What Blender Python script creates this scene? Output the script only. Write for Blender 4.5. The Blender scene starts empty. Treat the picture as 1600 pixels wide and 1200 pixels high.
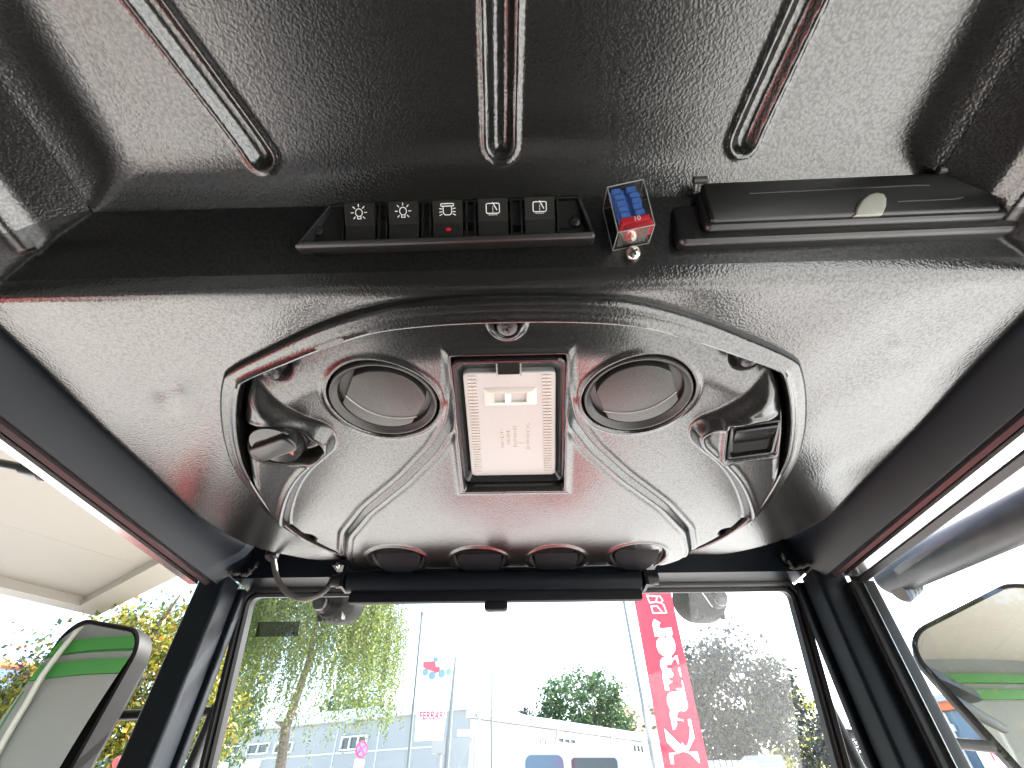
import bpy, math, random
import numpy as np
from mathutils import Matrix, Vector
R = math.radians
scene = bpy.context.scene
col = scene.collection

# ------------------------------------------------------------------ camera, sky, sun, exposure
cam = bpy.data.cameras.new('camera'); camo = bpy.data.objects.new('camera', cam); col.objects.link(camo)
CAM_X, YAW, PITCH, ROLL, FPX = .0097, R(1.34517), R(43.24517), R(-.20715), 740.0
cam.sensor_width = 36; cam.lens = 36 * FPX / 1600; cam.clip_start = .01; cam.clip_end = 3000
camo.matrix_world = (Matrix.Translation((CAM_X, 0, 0)) @ Matrix.Rotation(YAW, 4, 'Z') @
                     Matrix.Rotation(R(90) + PITCH, 4, 'X') @ Matrix.Rotation(ROLL, 4, 'Z'))
scene.camera = camo
SUN_EL, SUN_AZ = R(42), R(56)          # azimuth from +Y towards +X
w = bpy.data.worlds.new('World'); scene.world = w; w.use_nodes = True
nt = w.node_tree; bg = nt.nodes['Background']
sky = nt.nodes.new('ShaderNodeTexSky'); sky.sky_type = 'NISHITA'; sky.sun_disc = False
sky.sun_elevation = SUN_EL; sky.sun_rotation = SUN_AZ; sky.dust_density = 2.5; sky.ozone_density = 1.0
nt.links.new(sky.outputs[0], bg.inputs[0]); bg.inputs[1].default_value = .15
sl = bpy.data.lights.new('sun', 'SUN'); sl.energy = 5.0; sl.angle = R(.5); sl.color = (1, .97, .92)
so = bpy.data.objects.new('sun', sl); col.objects.link(so)
sd = Vector((math.sin(SUN_AZ) * math.cos(SUN_EL), math.cos(SUN_AZ) * math.cos(SUN_EL), math.sin(SUN_EL)))
so.matrix_world = Matrix.Translation((0, 0, 30)) @ sd.to_track_quat('Z', 'Y').to_matrix().to_4x4()
vs = scene.view_settings; vs.view_transform = 'Standard'; vs.look = 'None'; vs.gamma = 1
vs.use_curve_mapping = False; vs.exposure = 2.8
scene.cycles.use_denoising = True
scene.cycles.max_bounces = 10; scene.cycles.transparent_max_bounces = 24; scene.cycles.sample_clamp_indirect = 8

# ------------------------------------------------------------------ helpers
GZ = -1.95                              # the ground, the eye is at height 0
rnd = random.Random(7); rng = np.random.default_rng(11)
ROOTM = {}
I4 = Matrix.Identity(4)
def frame(o, ex, ey, ez):
    return Matrix(((ex[0], ey[0], ez[0], o[0]), (ex[1], ey[1], ez[1], o[1]), (ex[2], ey[2], ez[2], o[2]), (0, 0, 0, 1)))
def T(x, y, z): return Matrix.Translation((x, y, z))
def RX(a): return Matrix.Rotation(a, 4, 'X')
def RY(a): return Matrix.Rotation(a, 4, 'Y')
def RZ(a): return Matrix.Rotation(a, 4, 'Z')
def bearing(px, py):                    # sight line from the eye, used to measure where real things stand
    u, v = (px - 800) / FPX, (600 - py) / FPX
    c, s = math.cos(ROLL), math.sin(ROLL); u, v = u * c - v * s, u * s + v * c
    d = (u, math.cos(PITCH) - v * math.sin(PITCH), math.sin(PITCH) + v * math.cos(PITCH))
    c, s = math.cos(YAW), math.sin(YAW)
    return Vector((d[0] * c - d[1] * s, d[0] * s + d[1] * c, d[2]))
def far(px, py, D):                     # the point at ground distance D on that line
    d = bearing(px, py); d = d * (D / math.hypot(d.x, d.y)); d.x += CAM_X; return d
def on_plane(px, py, P, n):
    d = bearing(px, py); e = Vector((CAM_X, 0, 0)); n = Vector(n)
    return e + d * ((Vector(P) - e).dot(n) / d.dot(n))

def tag(o, label=None, cat=None, group=None, kind=None):
    if label: o['label'] = label
    if cat: o['category'] = cat
    if group: o['group'] = group
    if kind: o['kind'] = kind
    return o
def thing(name, label, cat, M=I4, group=None):
    o = bpy.data.objects.new(name, None); col.objects.link(o); o.empty_display_size = .05
    o.matrix_world = M; ROOTM[o.name] = M.copy()
    return tag(o, label, cat, group)

class MB:
    def __init__(s, M=I4): s.v = []; s.f = []; s.M = M
    def add(s, verts, faces, M=None):
        M = s.M if M is None else s.M @ M
        b = len(s.v)
        s.v += [tuple(M @ Vector(p)) for p in verts]
        s.f += [tuple(i + b for i in f) for f in faces]
        return s
    def box(s, c, d, M=None):
        x, y, z = d[0] / 2, d[1] / 2, d[2] / 2
        vs_ = [(c[0] + i * x, c[1] + j * y, c[2] + k * z) for i in (-1, 1) for j in (-1, 1) for k in (-1, 1)]
        return s.add(vs_, [(0, 1, 3, 2), (4, 6, 7, 5), (0, 4, 5, 1), (2, 3, 7, 6), (0, 2, 6, 4), (1, 5, 7, 3)], M)
    def loft(s, rings, cap=True, closed=True, M=None):
        n = len(rings[0]); vs_ = [p for r in rings for p in r]; fs = []
        for k in range(len(rings) - 1):
            for i in range(n if closed else n - 1):
                j = (i + 1) % n
                fs.append((k * n + i, k * n + j, (k + 1) * n + j, (k + 1) * n + i))
        if cap:
            fs.append(tuple(range(n - 1, -1, -1))); fs.append(tuple((len(rings) - 1) * n + i for i in range(n)))
        return s.add(vs_, fs, M)
    def slab(s, out, z0, z1, bev=0, M=None, seg=3):        # outline (ccw) pulled from z0 to z1, round at z1
        rings = [[(x, y, z0) for x, y in out]]
        if bev:
            for k in range(seg + 1):
                a = k / seg * math.pi / 2
                rings.append([(x, y, z1 - bev + bev * math.sin(a)) for x, y in inset(out, bev * (1 - math.cos(a)))])
        else: rings.append([(x, y, z1) for x, y in out])
        return s.loft(rings, M=M)
    def tube(s, path, r, n=12, cap=True, M=None):
        P = [Vector(p) for p in path]; rings = []; rr = r if isinstance(r, (list, tuple)) else [r] * len(P)
        up = None
        for i, p in enumerate(P):
            t = (P[min(i + 1, len(P) - 1)] - P[max(i - 1, 0)]).normalized()
            if up is None:
                up = Vector((0, 0, 1)) if abs(t.z) < .9 else Vector((1, 0, 0))
            a = t.cross(up).normalized(); up = a.cross(t).normalized()
            rings.append([tuple(p + (a * math.cos(q) + up * math.sin(q)) * rr[i]) for q in [2 * math.pi * k / n for k in range(n)]])
        return s.loft(rings, cap, M=M)
    def lathe(s, prof, n=32, M=None, cap=True):            # (r, z) profile
        rings = [[(r * math.cos(2 * math.pi * k / n), r * math.sin(2 * math.pi * k / n), z) for k in range(n)] for r, z in prof]
        return s.loft(rings, cap, M=M)
    def quad(s, a, b, c, d, M=None): return s.add([a, b, c, d], [(0, 1, 2, 3)], M)
    def build(s, name, mat, parent=None, M=None, ang=32, smooth=True):
        Mr = ROOTM[parent.name] if parent else (M or I4)
        Mi = Mr.inverted()
        me = bpy.data.meshes.new(name); me.from_pydata([tuple(Mi @ Vector(p)) for p in s.v], [], s.f)
        me.materials.append(mat)
        if smooth:
            me.shade_smooth(); me.set_sharp_from_angle(angle=R(ang))
        o = bpy.data.objects.new(name, me); col.objects.link(o)
        if parent: o.parent = parent
        else: o.matrix_world = Mr
        ROOTM[o.name] = Mr.copy()
        return o
def np_mesh(name, V, F, mat, parent=None, M=None, smooth=True):
    Mr = ROOTM[parent.name] if parent else (M or I4)
    Mi = np.array(Mr.inverted()); V = np.asarray(V, float) @ Mi[:3, :3].T + Mi[:3, 3]
    F = np.asarray(F, np.int32); k = F.shape[1]
    me = bpy.data.meshes.new(name)
    me.vertices.add(len(V)); me.vertices.foreach_set('co', V.astype(np.float32).ravel())
    me.loops.add(F.size); me.loops.foreach_set('vertex_index', F.ravel())
    me.polygons.add(len(F)); me.polygons.foreach_set('loop_start', np.arange(0, F.size, k, dtype=np.int32))
    me.update(calc_edges=True); me.validate(); me.materials.append(mat)
    if smooth: me.shade_smooth()
    o = bpy.data.objects.new(name, me); col.objects.link(o)
    if parent: o.parent = parent
    else: o.matrix_world = Mr
    ROOTM[o.name] = Mr.copy()
    return o
def inset(out, d):
    n = len(out); res = []
    for i in range(n):
        a = Vector(out[i - 1]); b = Vector(out[i]); c = Vector(out[(i + 1) % n])
        e1 = (b - a).normalized() if (b - a).length > 1e-9 else Vector((0, 0)); e2 = (c - b).normalized() if (c - b).length > 1e-9 else e1
        n1 = Vector((-e1.y, e1.x)); n2 = Vector((-e2.y, e2.x)); m = n1 + n2
        m = m / max(.35, m.length_squared) * 2 if m.length > 1e-6 else n1
        res.append((b.x + m.x * d, b.y + m.y * d))
    return res
def rrect(x0, x1, y0, y1, r, n=5):
    o = []
    for cx, cy, a0 in ((x1 - r, y0 + r, -90), (x1 - r, y1 - r, 0), (x0 + r, y1 - r, 90), (x0 + r, y0 + r, 180)):
        for k in range(n + 1):
            a = R(a0 + 90 * k / n); o.append((cx + r * math.cos(a), cy + r * math.sin(a)))
    return o
def ell(cx, cy, a, b, n=32): return [(cx + a * math.cos(2 * math.pi * k / n), cy + b * math.sin(2 * math.pi * k / n)) for k in range(n)]
def ribbon(mb, pts, wd, z=0, closed=False, M=None, h=.0):
    pts = [Vector((p[0], p[1])) for p in pts]
    if closed: pts = pts + [pts[0]]
    for a, b in zip(pts[:-1], pts[1:]):
        d = (b - a); L = d.length
        if L < 1e-9: continue
        d /= L; nrm = Vector((-d.y, d.x)) * wd / 2; e = d * wd * .35
        p = [a - e - nrm, b + e - nrm, b + e + nrm, a - e + nrm]
        mb.add([(q.x, q.y, z) for q in p], [(0, 1, 2, 3)], M)
def text_mesh(body, size=1, offset=0, align='CENTER'):
    cu = bpy.data.curves.new('text', 'FONT'); cu.body = body; cu.size = size; cu.offset = offset; cu.align_x = align; cu.align_y = 'CENTER'
    cu.resolution_u = 3
    o = bpy.data.objects.new('text', cu); col.objects.link(o)
    me = o.evaluated_get(bpy.context.evaluated_depsgraph_get()).to_mesh()
    V = [tuple(v.co) for v in me.vertices]; F = [tuple(p.vertices) for p in me.polygons]
    o.evaluated_get(bpy.context.evaluated_depsgraph_get()).to_mesh_clear()
    bpy.data.objects.remove(o); bpy.data.curves.remove(cu)
    return V, F
def catmull(P, n=10, closed=True):
    P = [np.array(p, float) for p in P]; N = len(P); out = []
    for i in range(N if closed else N - 1):
        p0, p1, p2, p3 = (P[(i - 1) % N], P[i], P[(i + 1) % N], P[(i + 2) % N]) if closed else (P[max(i - 1, 0)], P[i], P[i + 1], P[min(i + 2, N - 1)])
        for k in range(n):
            t = k / n
            out.append(.5 * ((2 * p1) + (p2 - p0) * t + (2 * p0 - 5 * p1 + 4 * p2 - p3) * t * t + (3 * p1 - p0 - 3 * p2 + p3) * t ** 3))
    if not closed: out.append(P[-1])
    return np.array(out)
def sdf(X, Y, poly):                     # positive inside
    poly = np.asarray(poly); d2 = np.full(X.shape, 1e9); ins = np.zeros(X.shape, bool); n = len(poly)
    for i in range(n):
        ax, ay = poly[i]; bx, by = poly[(i + 1) % n]; ex, ey = bx - ax, by - ay; L = ex * ex + ey * ey
        if L < 1e-14: continue
        t = np.clip(((X - ax) * ex + (Y - ay) * ey) / L, 0, 1)
        d2 = np.minimum(d2, (X - ax - t * ex) ** 2 + (Y - ay - t * ey) ** 2)
        if ay != by:
            c = ((ay > Y) != (by > Y)) & (X < (bx - ax) * (Y - ay) / (by - ay) + ax); ins ^= c
    d = np.sqrt(d2); return np.where(ins, d, -d)
def S(t): t = np.clip(t, 0, 1); return t * t * (3 - 2 * t)

# ------------------------------------------------------------------ materials
def mat(name, base, rough=.5, metal=0, spec=.5, grain=None, var=0, coat=0, vscale=3, ior=1.5):
    m = bpy.data.materials.new(name); m.use_nodes = True; n = m.node_tree.nodes; l = m.node_tree.links; b = n['Principled BSDF']
    b.inputs['Base Color'].default_value = (*base, 1); b.inputs['Roughness'].default_value = rough
    b.inputs['Metallic'].default_value = metal; b.inputs['Specular IOR Level'].default_value = spec
    b.inputs['IOR'].default_value = ior
    if coat: b.inputs['Coat Weight'].default_value = coat; b.inputs['Coat Roughness'].default_value = .08
    tc = n.new('ShaderNodeTexCoord')
    if var:
        no = n.new('ShaderNodeTexNoise'); no.inputs['Scale'].default_value = vscale; no.inputs['Detail'].default_value = 6
        l.new(tc.outputs['Object'], no.inputs['Vector'])
        mx = n.new('ShaderNodeMix'); mx.data_type = 'RGBA'
        mx.inputs[6].default_value = (*[c * (1 - var) for c in base], 1); mx.inputs[7].default_value = (*[min(1, c * (1 + var)) for c in base], 1)
        l.new(no.outputs['Fac'], mx.inputs[0]); l.new(mx.outputs[2], b.inputs['Base Color'])
        mr = n.new('ShaderNodeMapRange'); mr.inputs[3].default_value = max(.02, rough * .8); mr.inputs[4].default_value = min(1, rough * 1.2)
        l.new(no.outputs['Fac'], mr.inputs[0]); l.new(mr.outputs[0], b.inputs['Roughness'])
    if grain:
        sc_, st, ds = grain
        n2 = n.new('ShaderNodeTexNoise'); n2.inputs['Scale'].default_value = sc_ * .35; n2.inputs['Detail'].default_value = 2
        l.new(tc.outputs['Object'], n2.inputs['Vector'])
        ad = n.new('ShaderNodeVectorMath'); ad.operation = 'MULTIPLY_ADD'; ad.inputs[1].default_value = (2.2 / sc_,) * 3
        l.new(n2.outputs['Color'], ad.inputs[0]); l.new(tc.outputs['Object'], ad.inputs[2])
        vo = n.new('ShaderNodeTexVoronoi'); vo.feature = 'SMOOTH_F1'; vo.inputs['Scale'].default_value = sc_; vo.inputs['Smoothness'].default_value = .6
        l.new(ad.outputs[0], vo.inputs['Vector'])
        bu = n.new('ShaderNodeBump'); bu.inputs['Strength'].default_value = st; bu.inputs['Distance'].default_value = ds; bu.invert = True
        sm = n.new('ShaderNodeMapRange'); sm.inputs[1].default_value = .15; sm.inputs[2].default_value = .75; sm.inputs[3].default_value = spec; sm.inputs[4].default_value = spec * .65
        l.new(vo.outputs['Distance'], sm.inputs[0]); l.new(sm.outputs[0], b.inputs['Specular IOR Level'])
        l.new(vo.outputs['Distance'], bu.inputs['Height']); l.new(bu.outputs[0], b.inputs['Normal'])
    return m
def glass(name, tint=(.96, .98, .97), ior=1.5, boost=1.0, dirt=0):
    m = bpy.data.materials.new(name); m.use_nodes = True; n = m.node_tree.nodes; l = m.node_tree.links
    n.remove(n['Principled BSDF']); out = n['Material Output']
    tr = n.new('ShaderNodeBsdfTransparent'); tr.inputs[0].default_value = (*tint, 1)
    gl = n.new('ShaderNodeBsdfGlossy'); gl.inputs['Roughness'].default_value = .02; gl.inputs[0].default_value = (1, 1, 1, 1)
    lw_ = n.new('ShaderNodeLayerWeight'); pw = n.new('ShaderNodeMath'); pw.operation = 'POWER'; pw.inputs[1].default_value = 5
    l.new(lw_.outputs['Facing'], pw.inputs[0])
    ml = n.new('ShaderNodeMath'); ml.operation = 'MULTIPLY_ADD'; ml.inputs[1].default_value = .9; ml.inputs[2].default_value = .07 * boost; ml.use_clamp = True
    l.new(pw.outputs[0], ml.inputs[0])
    mx = n.new('ShaderNodeMixShader'); l.new(ml.outputs[0], mx.inputs[0]); l.new(tr.outputs[0], mx.inputs[1]); l.new(gl.outputs[0], mx.inputs[2])
    last = mx
    if dirt:
        di = n.new('ShaderNodeBsdfDiffuse'); di.inputs[0].default_value = (.55, .55, .52, 1)
        tl = n.new('ShaderNodeBsdfTranslucent'); tl.inputs[0].default_value = (.55, .55, .52, 1)
        ms = n.new('ShaderNodeMixShader'); ms.inputs[0].default_value = .6; l.new(di.outputs[0], ms.inputs[1]); l.new(tl.outputs[0], ms.inputs[2])
        tc = n.new('ShaderNodeTexCoord'); no = n.new('ShaderNodeTexNoise'); no.inputs['Scale'].default_value = 60; no.inputs['Detail'].default_value = 8
        l.new(tc.outputs['Object'], no.inputs['Vector'])
        mr = n.new('ShaderNodeMapRange'); mr.inputs[1].default_value = .35; mr.inputs[2].default_value = .8; mr.inputs[3].default_value = dirt * .4; mr.inputs[4].default_value = dirt * 2
        l.new(no.outputs['Fac'], mr.inputs[0])
        m2 = n.new('ShaderNodeMixShader'); l.new(mr.outputs[0], m2.inputs[0]); l.new(mx.outputs[0], m2.inputs[1]); l.new(ms.outputs[0], m2.inputs[2]); last = m2
    l.new(last.outputs[0], out.inputs[0])
    return m
def leaf(name, cols, trans=.45, rough=.5):
    m = bpy.data.materials.new(name); m.use_nodes = True; n = m.node_tree.nodes; l = m.node_tree.links
    b = n['Principled BSDF']; b.inputs['Roughness'].default_value = rough; b.inputs['Specular IOR Level'].default_value = .35
    ge = n.new('ShaderNodeNewGeometry'); cr = n.new('ShaderNodeValToRGB'); cr.color_ramp.interpolation = 'LINEAR'
    while len(cr.color_ramp.elements) < len(cols): cr.color_ramp.elements.new(.5)
    for i, c in enumerate(cols):
        cr.color_ramp.elements[i].position = i / (len(cols) - 1); cr.color_ramp.elements[i].color = (*c, 1)
    l.new(ge.outputs['Random Per Island'], cr.inputs[0]); l.new(cr.outputs[0], b.inputs['Base Color'])
    tl = n.new('ShaderNodeBsdfTranslucent'); l.new(cr.outputs[0], tl.inputs[0])
    mx = n.new('ShaderNodeMixShader'); mx.inputs[0].default_value = trans
    l.new(b.outputs[0], mx.inputs[1]); l.new(tl.outputs[0], mx.inputs[2]); l.new(mx.outputs[0], n['Material Output'].inputs[0])
    return m
M_ = dict(
    lampblack=mat('matt_black_housing', (.006, .006, .006), .6, spec=.15),
    liner=mat('grained_black_plastic', (.008, .0078, .0075), .20, spec=1.0, grain=(500, .15, .0008), ior=1.62),
    face=mat('grained_black_plastic_fine', (.005, .005, .005), .30, spec=.7, grain=(420, .08, .0008)),
    insert=mat('grained_console_plastic', (.009, .0088, .0085), .23, spec=1.0, grain=(480, .11, .0007), ior=1.57),
    smooth=mat('satin_black_plastic', (.007, .007, .007), .34, spec=.6),
    vent=mat('vent_plastic', (.028, .027, .025), .46, spec=.7, grain=(900, .08, .0004)),
    darkvent=mat('dark_vent_plastic', (.006, .006, .008), .55, spec=.2),
    key=mat('switch_key_plastic', (.010, .010, .0095), .55, spec=.4, grain=(1400, .1, .0003)),
    gloss=mat('gloss_black_plastic', (.012, .012, .013), .18, spec=.5),
    white=mat('white_print', (.85, .85, .83), .5),
    red_led=mat('red_plastic_window', (.55, .012, .02), .25),
    orange=mat('orange_mark', (.40, .09, .03), .5),
    frame=mat('black_powder_coated_steel', (.0045, .0065, .0095), .38, spec=.22, var=.2, vscale=8),
    weld=mat('weld_bead_steel', (.05, .048, .045), .35, metal=.6, grain=(400, .8, .002)),
    rubber=mat('black_rubber', (.007, .007, .007), .42, spec=.4),
    alu=mat('anodised_aluminium', (.55, .55, .54), .22, metal=1),
    steel=mat('zinc_plated_steel', (.6, .57, .52), .25, metal=1),
    lens=mat('cream_lamp_lens', (.35, .355, .345), .28, spec=.5, grain=(500, .05, .0006)),
    lens2=mat('lamp_lens_relief', (.44, .42, .38), .22, spec=.5),
    grey=mat('light_grey_plastic', (.26, .27, .235), .45, var=.15, vscale=60),
    fuse_b=mat('blue_fuse_plastic', (.06, .16, .50), .3), fuse_r=mat('red_fuse_plastic', (.55, .015, .03), .3),
    mirror=mat('mirror_silver', (.86, .87, .87), .015, metal=1),
    ground=mat('pale_paving', (.50, .495, .475), .8, var=.15, vscale=1.2),
    cladding=mat('pale_blue_wall_panel', (.27, .285, .28), .55, var=.05, vscale=.4),
    whitewall=mat('white_render', (.50, .50, .48), .7, var=.05, vscale=.6),
    roofedge=mat('grey_metal_flashing', (.48, .52, .53), .5), pipe=mat('zinc_downpipe', (.33, .35, .36), .45, metal=.5),
    window=mat('dark_window_glass', (.05, .06, .07), .08), winframe=mat('white_window_frame', (.7, .72, .72), .4),
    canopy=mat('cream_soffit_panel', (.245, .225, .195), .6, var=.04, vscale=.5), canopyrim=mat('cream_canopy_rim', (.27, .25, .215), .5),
    wallgrey=mat('grey_green_panel', (.11, .12, .11), .6, var=.08, vscale=.5), green=mat('bright_green_band', (.012, .105, .012), .5),
    bark=mat('grey_brown_bark', (.13, .11, .085), .9, grain=(14, .9, .05), var=.4, vscale=6),
    red=mat('red_machine_paint', (.36, .018, .022), .3, coat=.4), banner=mat('red_banner_cloth', (.62, .02, .05), .8, var=.1, vscale=2),
    bannerwhite=mat('white_banner_cloth', (.85, .85, .85), .8), pole=mat('painted_metal_pole', (.17, .19, .19), .4, metal=.3),
    teal=mat('teal_print', (.16, .30, .34), .6), printred=mat('red_print', (.50, .10, .14), .6), roofred=mat('red_clay_roof', (.28, .10, .07), .8, var=.2, vscale=3),
    slate=mat('dark_blue_slate_roof', (.05, .08, .14), .5, var=.3, vscale=2), ridge=mat('orange_red_ridge_tile', (.6, .12, .05), .7),
    bluewin=mat('blue_tinted_glazing', (.07, .13, .19), .12), orangeband=mat('orange_brown_fascia', (.45, .13, .05), .5),
    signpaper=mat('pale_sign_board', (.75, .82, .82), .6), signtext=mat('magenta_red_print', (.55, .05, .12), .6),
    signred=mat('red_sign_paint', (.65, .03, .10), .5), signblue=mat('blue_sign_paint', (.10, .12, .45), .5),
    floor=mat('dark_rubber_floor', (.02, .02, .02), .7), seat=mat('black_seat_vinyl', (.02, .02, .02), .5),
    hose=mat('cable_sleeve', (.06, .055, .05), .5), shelter=mat('greenish_shelter_panel', (.28, .42, .38), .3),
    pane=glass('clear_pane', (.97, .985, .975)), dusty=glass('dusty_pane', (.95, .97, .96), dirt=.006),
    clearbox=glass('clear_plastic_box', (.93, .93, .92), 1.5, 1.6), smoke=glass('smoked_film', (.40, .42, .38), 1.4),
)

# ================================================================== LARGE STRUCTURE: ground and buildings
g = MB(); g.quad((-400, -400, GZ), (400, -400, GZ), (400, 400, GZ), (-400, 400, GZ))
tag(g.build('ground', M_['ground'], smooth=False), kind='structure')

def wall_frame(A, B):                   # local x along the foot of the wall, local z up, local -y outwards (to the eye)
    A, B = Vector(A), Vector(B); d = B - A; d.z = 0; L = d.length; d.normalize()
    n = Vector((0, 0, 1)).cross(d)
    return frame((A.x, A.y, GZ), d, n, (0, 0, 1)), L
def hit(px, py, M):                     # where a sight line meets that wall, in wall coordinates
    p = on_plane(px, py, M.translation, M.col[1].xyz); return M.inverted() @ p

# pale blue hall (left of the corner) and white hall (right of it)
H = 3.6 - GZ
M, L = wall_frame((-23, 32.5, 0), (-2.22, 22.69, 0))
t = thing('warehouse', 'long pale blue panelled warehouse with flat roof edge behind the weeping tree', 'warehouse', M)
b = MB(M); b.box((L / 2, 6, H / 2), (L, 12, H)); b.build('wall', M_['cladding'], t)
b = MB(M); b.box((L / 2, 5.9, H + .12), (L + .25, 12.2, .42)); b.build('roof', M_['roofedge'], t)
for px in (527, 592):
    x = hit(px, 1150, M).x
    b = MB(M); b.box((x, -.012, H / 2 - .1), (.05, .024, H - .25)); b.build('panel_joint', M_['roofedge'], t)
zs = hit(600, 1172, M).z
b = MB(M); b.box((L / 2, -.014, zs), (L - .1, .028, .06)); b.build('wall_rail', M_['roofedge'], t)
def add_window(px0, px1, py0, py1, M, parent, n=3, key='window'):
    a = hit(px0, (py0 + py1) / 2, M).x; c = hit(px1, (py0 + py1) / 2, M).x
    z1 = hit((px0 + px1) / 2, py0, M).z; z0 = hit((px0 + px1) / 2, py1, M).z
    f = MB(M); th = .05
    for x in [a + (c - a) * k / n for k in range(n + 1)]: f.box((x, -.05, (z0 + z1) / 2), (th, .10, z1 - z0 - th))
    for z in (z0, z1): f.box(((a + c) / 2, -.052, z), (c - a + th, .104, th))
    fr = f.build('window', M_['winframe'], parent)
    p = MB(M); p.box(((a + c) / 2, -.012, (z0 + z1) / 2), (c - a, .02, z1 - z0)); p.build('pane', M_[key], fr)
for q in ((353, 376, 1167, 1180), (389, 420, 1163, 1178), (431, 457, 1161, 1176)): add_window(*q, M, t, 2)
add_window(535, 573, 1151, 1171, M, t, 3)
add_window(372, 405, 1188, 1215, M, t, 1, 'winframe')
for px, py in ((405, 1144), (556, 1130)):
    p = hit(px, py, M); b = MB(M); b.box((p.x, -.25, p.z), (.45, .3, .12)); b.box((p.x + .1, -.05, p.z + .1), (.06, .3, .06))
    b.build('wall_lamp', M_['pipe'], t)
Mw, L = wall_frame((-2.20, 22.70, 0), (12.2, 35.9, 0))
t = thing('white_hall', 'white rendered hall with gutter and downpipes right of the pale blue warehouse', 'hall', Mw)
b = MB(Mw); b.box((L / 2, 5, H / 2 - .2), (L, 10, H - .4)); b.build('wall', M_['whitewall'], t)
b = MB(Mw); b.box((L / 2, 4.85, H - .22), (L + .2, 10.3, .30)); b.build('roof', M_['roofedge'], t)
b = MB(Mw); b.tube([(0, -.32, H - .30), (L, -.32, H - .30)], .09, 8); b.build('gutter', M_['pipe'], t)
for px in (740, 863, 947):
    x = max(.15, hit(px, 1150, Mw).x)
    b = MB(Mw); b.tube([(x, -.3, H - .35), (x, -.3, H - .6), (x, -.12, H - .95), (x, -.12, .3)], .055, 8); b.build('downpipe', M_['pipe'], t)
for q in ((840, 852, 1152, 1166), (870, 898, 1154, 1162), (987, 1004, 1164, 1176)): add_window(*q, Mw, t, 3)

# house with red roof behind the halls
P = far(988, 1130, 45)
t = thing('red_roofed_house', 'house with red clay roof and a small dormer peeping above the white hall roof', 'house', T(P.x, P.y, GZ))
b = MB(T(P.x, P.y, GZ)); b.box((0, 4, 3.4), (5.4, 8, 6.8)); b.build('wall', M_['whitewall'], t)
b = MB(T(P.x, P.y, GZ)); b.loft([[(-3, -.5, 6.8), (-3, 8.5, 6.8), (-3, 4, 9.6)], [(3, -.5, 6.8), (3, 8.5, 6.8), (3, 4, 9.6)]]); ro = b.build('roof', M_['roofred'], t)
b = MB(T(P.x, P.y, GZ)); b.box((-.9, .6, 7.6), (1.3, 1.8, 1.1)); do = b.build('dormer', M_['roofred'], t)
b = MB(T(P.x, P.y, GZ)); b.box((-.9, -.32, 7.55), (.8, .06, .7)); b.build('window', M_['window'], do)

P = far(30, 1090, 21)
Mh = T(P.x, P.y, GZ) @ RZ(R(42))
t = thing('slate_roofed_house', 'house with dark blue slate roof and orange red ridge beyond the left mirror', 'house', Mh)
b = MB(Mh); b.box((0, 4, 1.9), (9, 7, 3.8)); b.build('wall', M_['whitewall'], t)
b = MB(Mh); b.loft([[(-4.6, .3, 3.7), (-4.6, 7.7, 3.7), (-3.4, 4, 6.0)], [(1.6, .3, 3.7), (1.6, 7.7, 3.7), (1.2, 4, 6.0)]]); ro = b.build('roof', M_['slate'], t)
b = MB(Mh); b.tube([(-3.4, 4, 6.02), (1.2, 4, 6.02), (1.62, .3, 3.72)], .14, 8); b.build('ridge', M_['ridge'], ro)

# dealer hall behind the tractor, with its canopy overhead on the left
e1 = Vector((.81, -.587, 0)).normalized(); e2 = Vector((-e1.y * -1, -e1.x, 0)); e2 = Vector((-.587, -.81, 0)).normalized()
C0 = Vector((-5.47, 6.31, 0)); CZ = 2.0
Mc = frame((C0.x, C0.y, CZ), e1, -e2, (0, 0, 1))      # local x along the front edge, local y towards the front
t = thing('canopy', 'broad cream panelled canopy overhead beyond the open left side of the cab', 'canopy', Mc)
CL, CD = 13.0, 5.6  # length runs on unseen behind the cab to shade the dealer wall
b = MB(Mc)
b.box((CL / 2, -.14, .10), (CL, .28, .20)); b.box((.14, -CD / 2 - .14, .10), (.28, CD - .28, .20)); b.box((CL - .14, -CD / 2 - .14, .10), (.28, CD - .28, .20))
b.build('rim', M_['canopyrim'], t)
b = MB(Mc); nx, ny = 8, 3
for i in range(nx):
    for j in range(ny):
        wx, wy = (CL - .56) / nx, (CD - .28) / ny
        b.box((.28 + wx * (i + .5), -.28 - wy * (j + .5), .13), (wx - .004, wy - .004, .06))
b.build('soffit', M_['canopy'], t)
b = MB(Mc); b.box((CL / 2, -CD / 2, .26), (CL - .02, CD, .12)); b.build('deck', M_['roofedge'], t)
W0 = C0 + e2 * CD
Mb = frame((W0.x - e1.x * 6, W0.y - e1.y * 6, GZ), e1, -e2, (0, 0, 1))
t = thing('dealer_building', 'grey panelled dealer building with green band seen in the mirrors', 'building', Mb)
b = MB(Mb); b.box((10, -4, 2.6), (20, 8, 5.2)); b.build('wall', M_['wallgrey'], t)
b = MB(Mb); b.box((10, .04, 3.2), (20, .08, .22)); b.box((10, .07, 3.55), (20, .14, .20)); b.build('green_band', M_['green'], t)
for x in (1.5, 4.2, 6.9, 9.6, 12.3, 15):
    b = MB(Mb); b.box((x, .012, 1.5), (.05, .024, 2.9)); b.build('panel_joint', M_['green'], t)
for x in (10.1,):
    b = MB(Mb); b.tube([(x, .16, 0), (x, .16, 2.7), (x, .3, 3.1), (x, .3, 3.9)], .09, 12); b.build('downpipe', M_['grey'], t)

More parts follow.
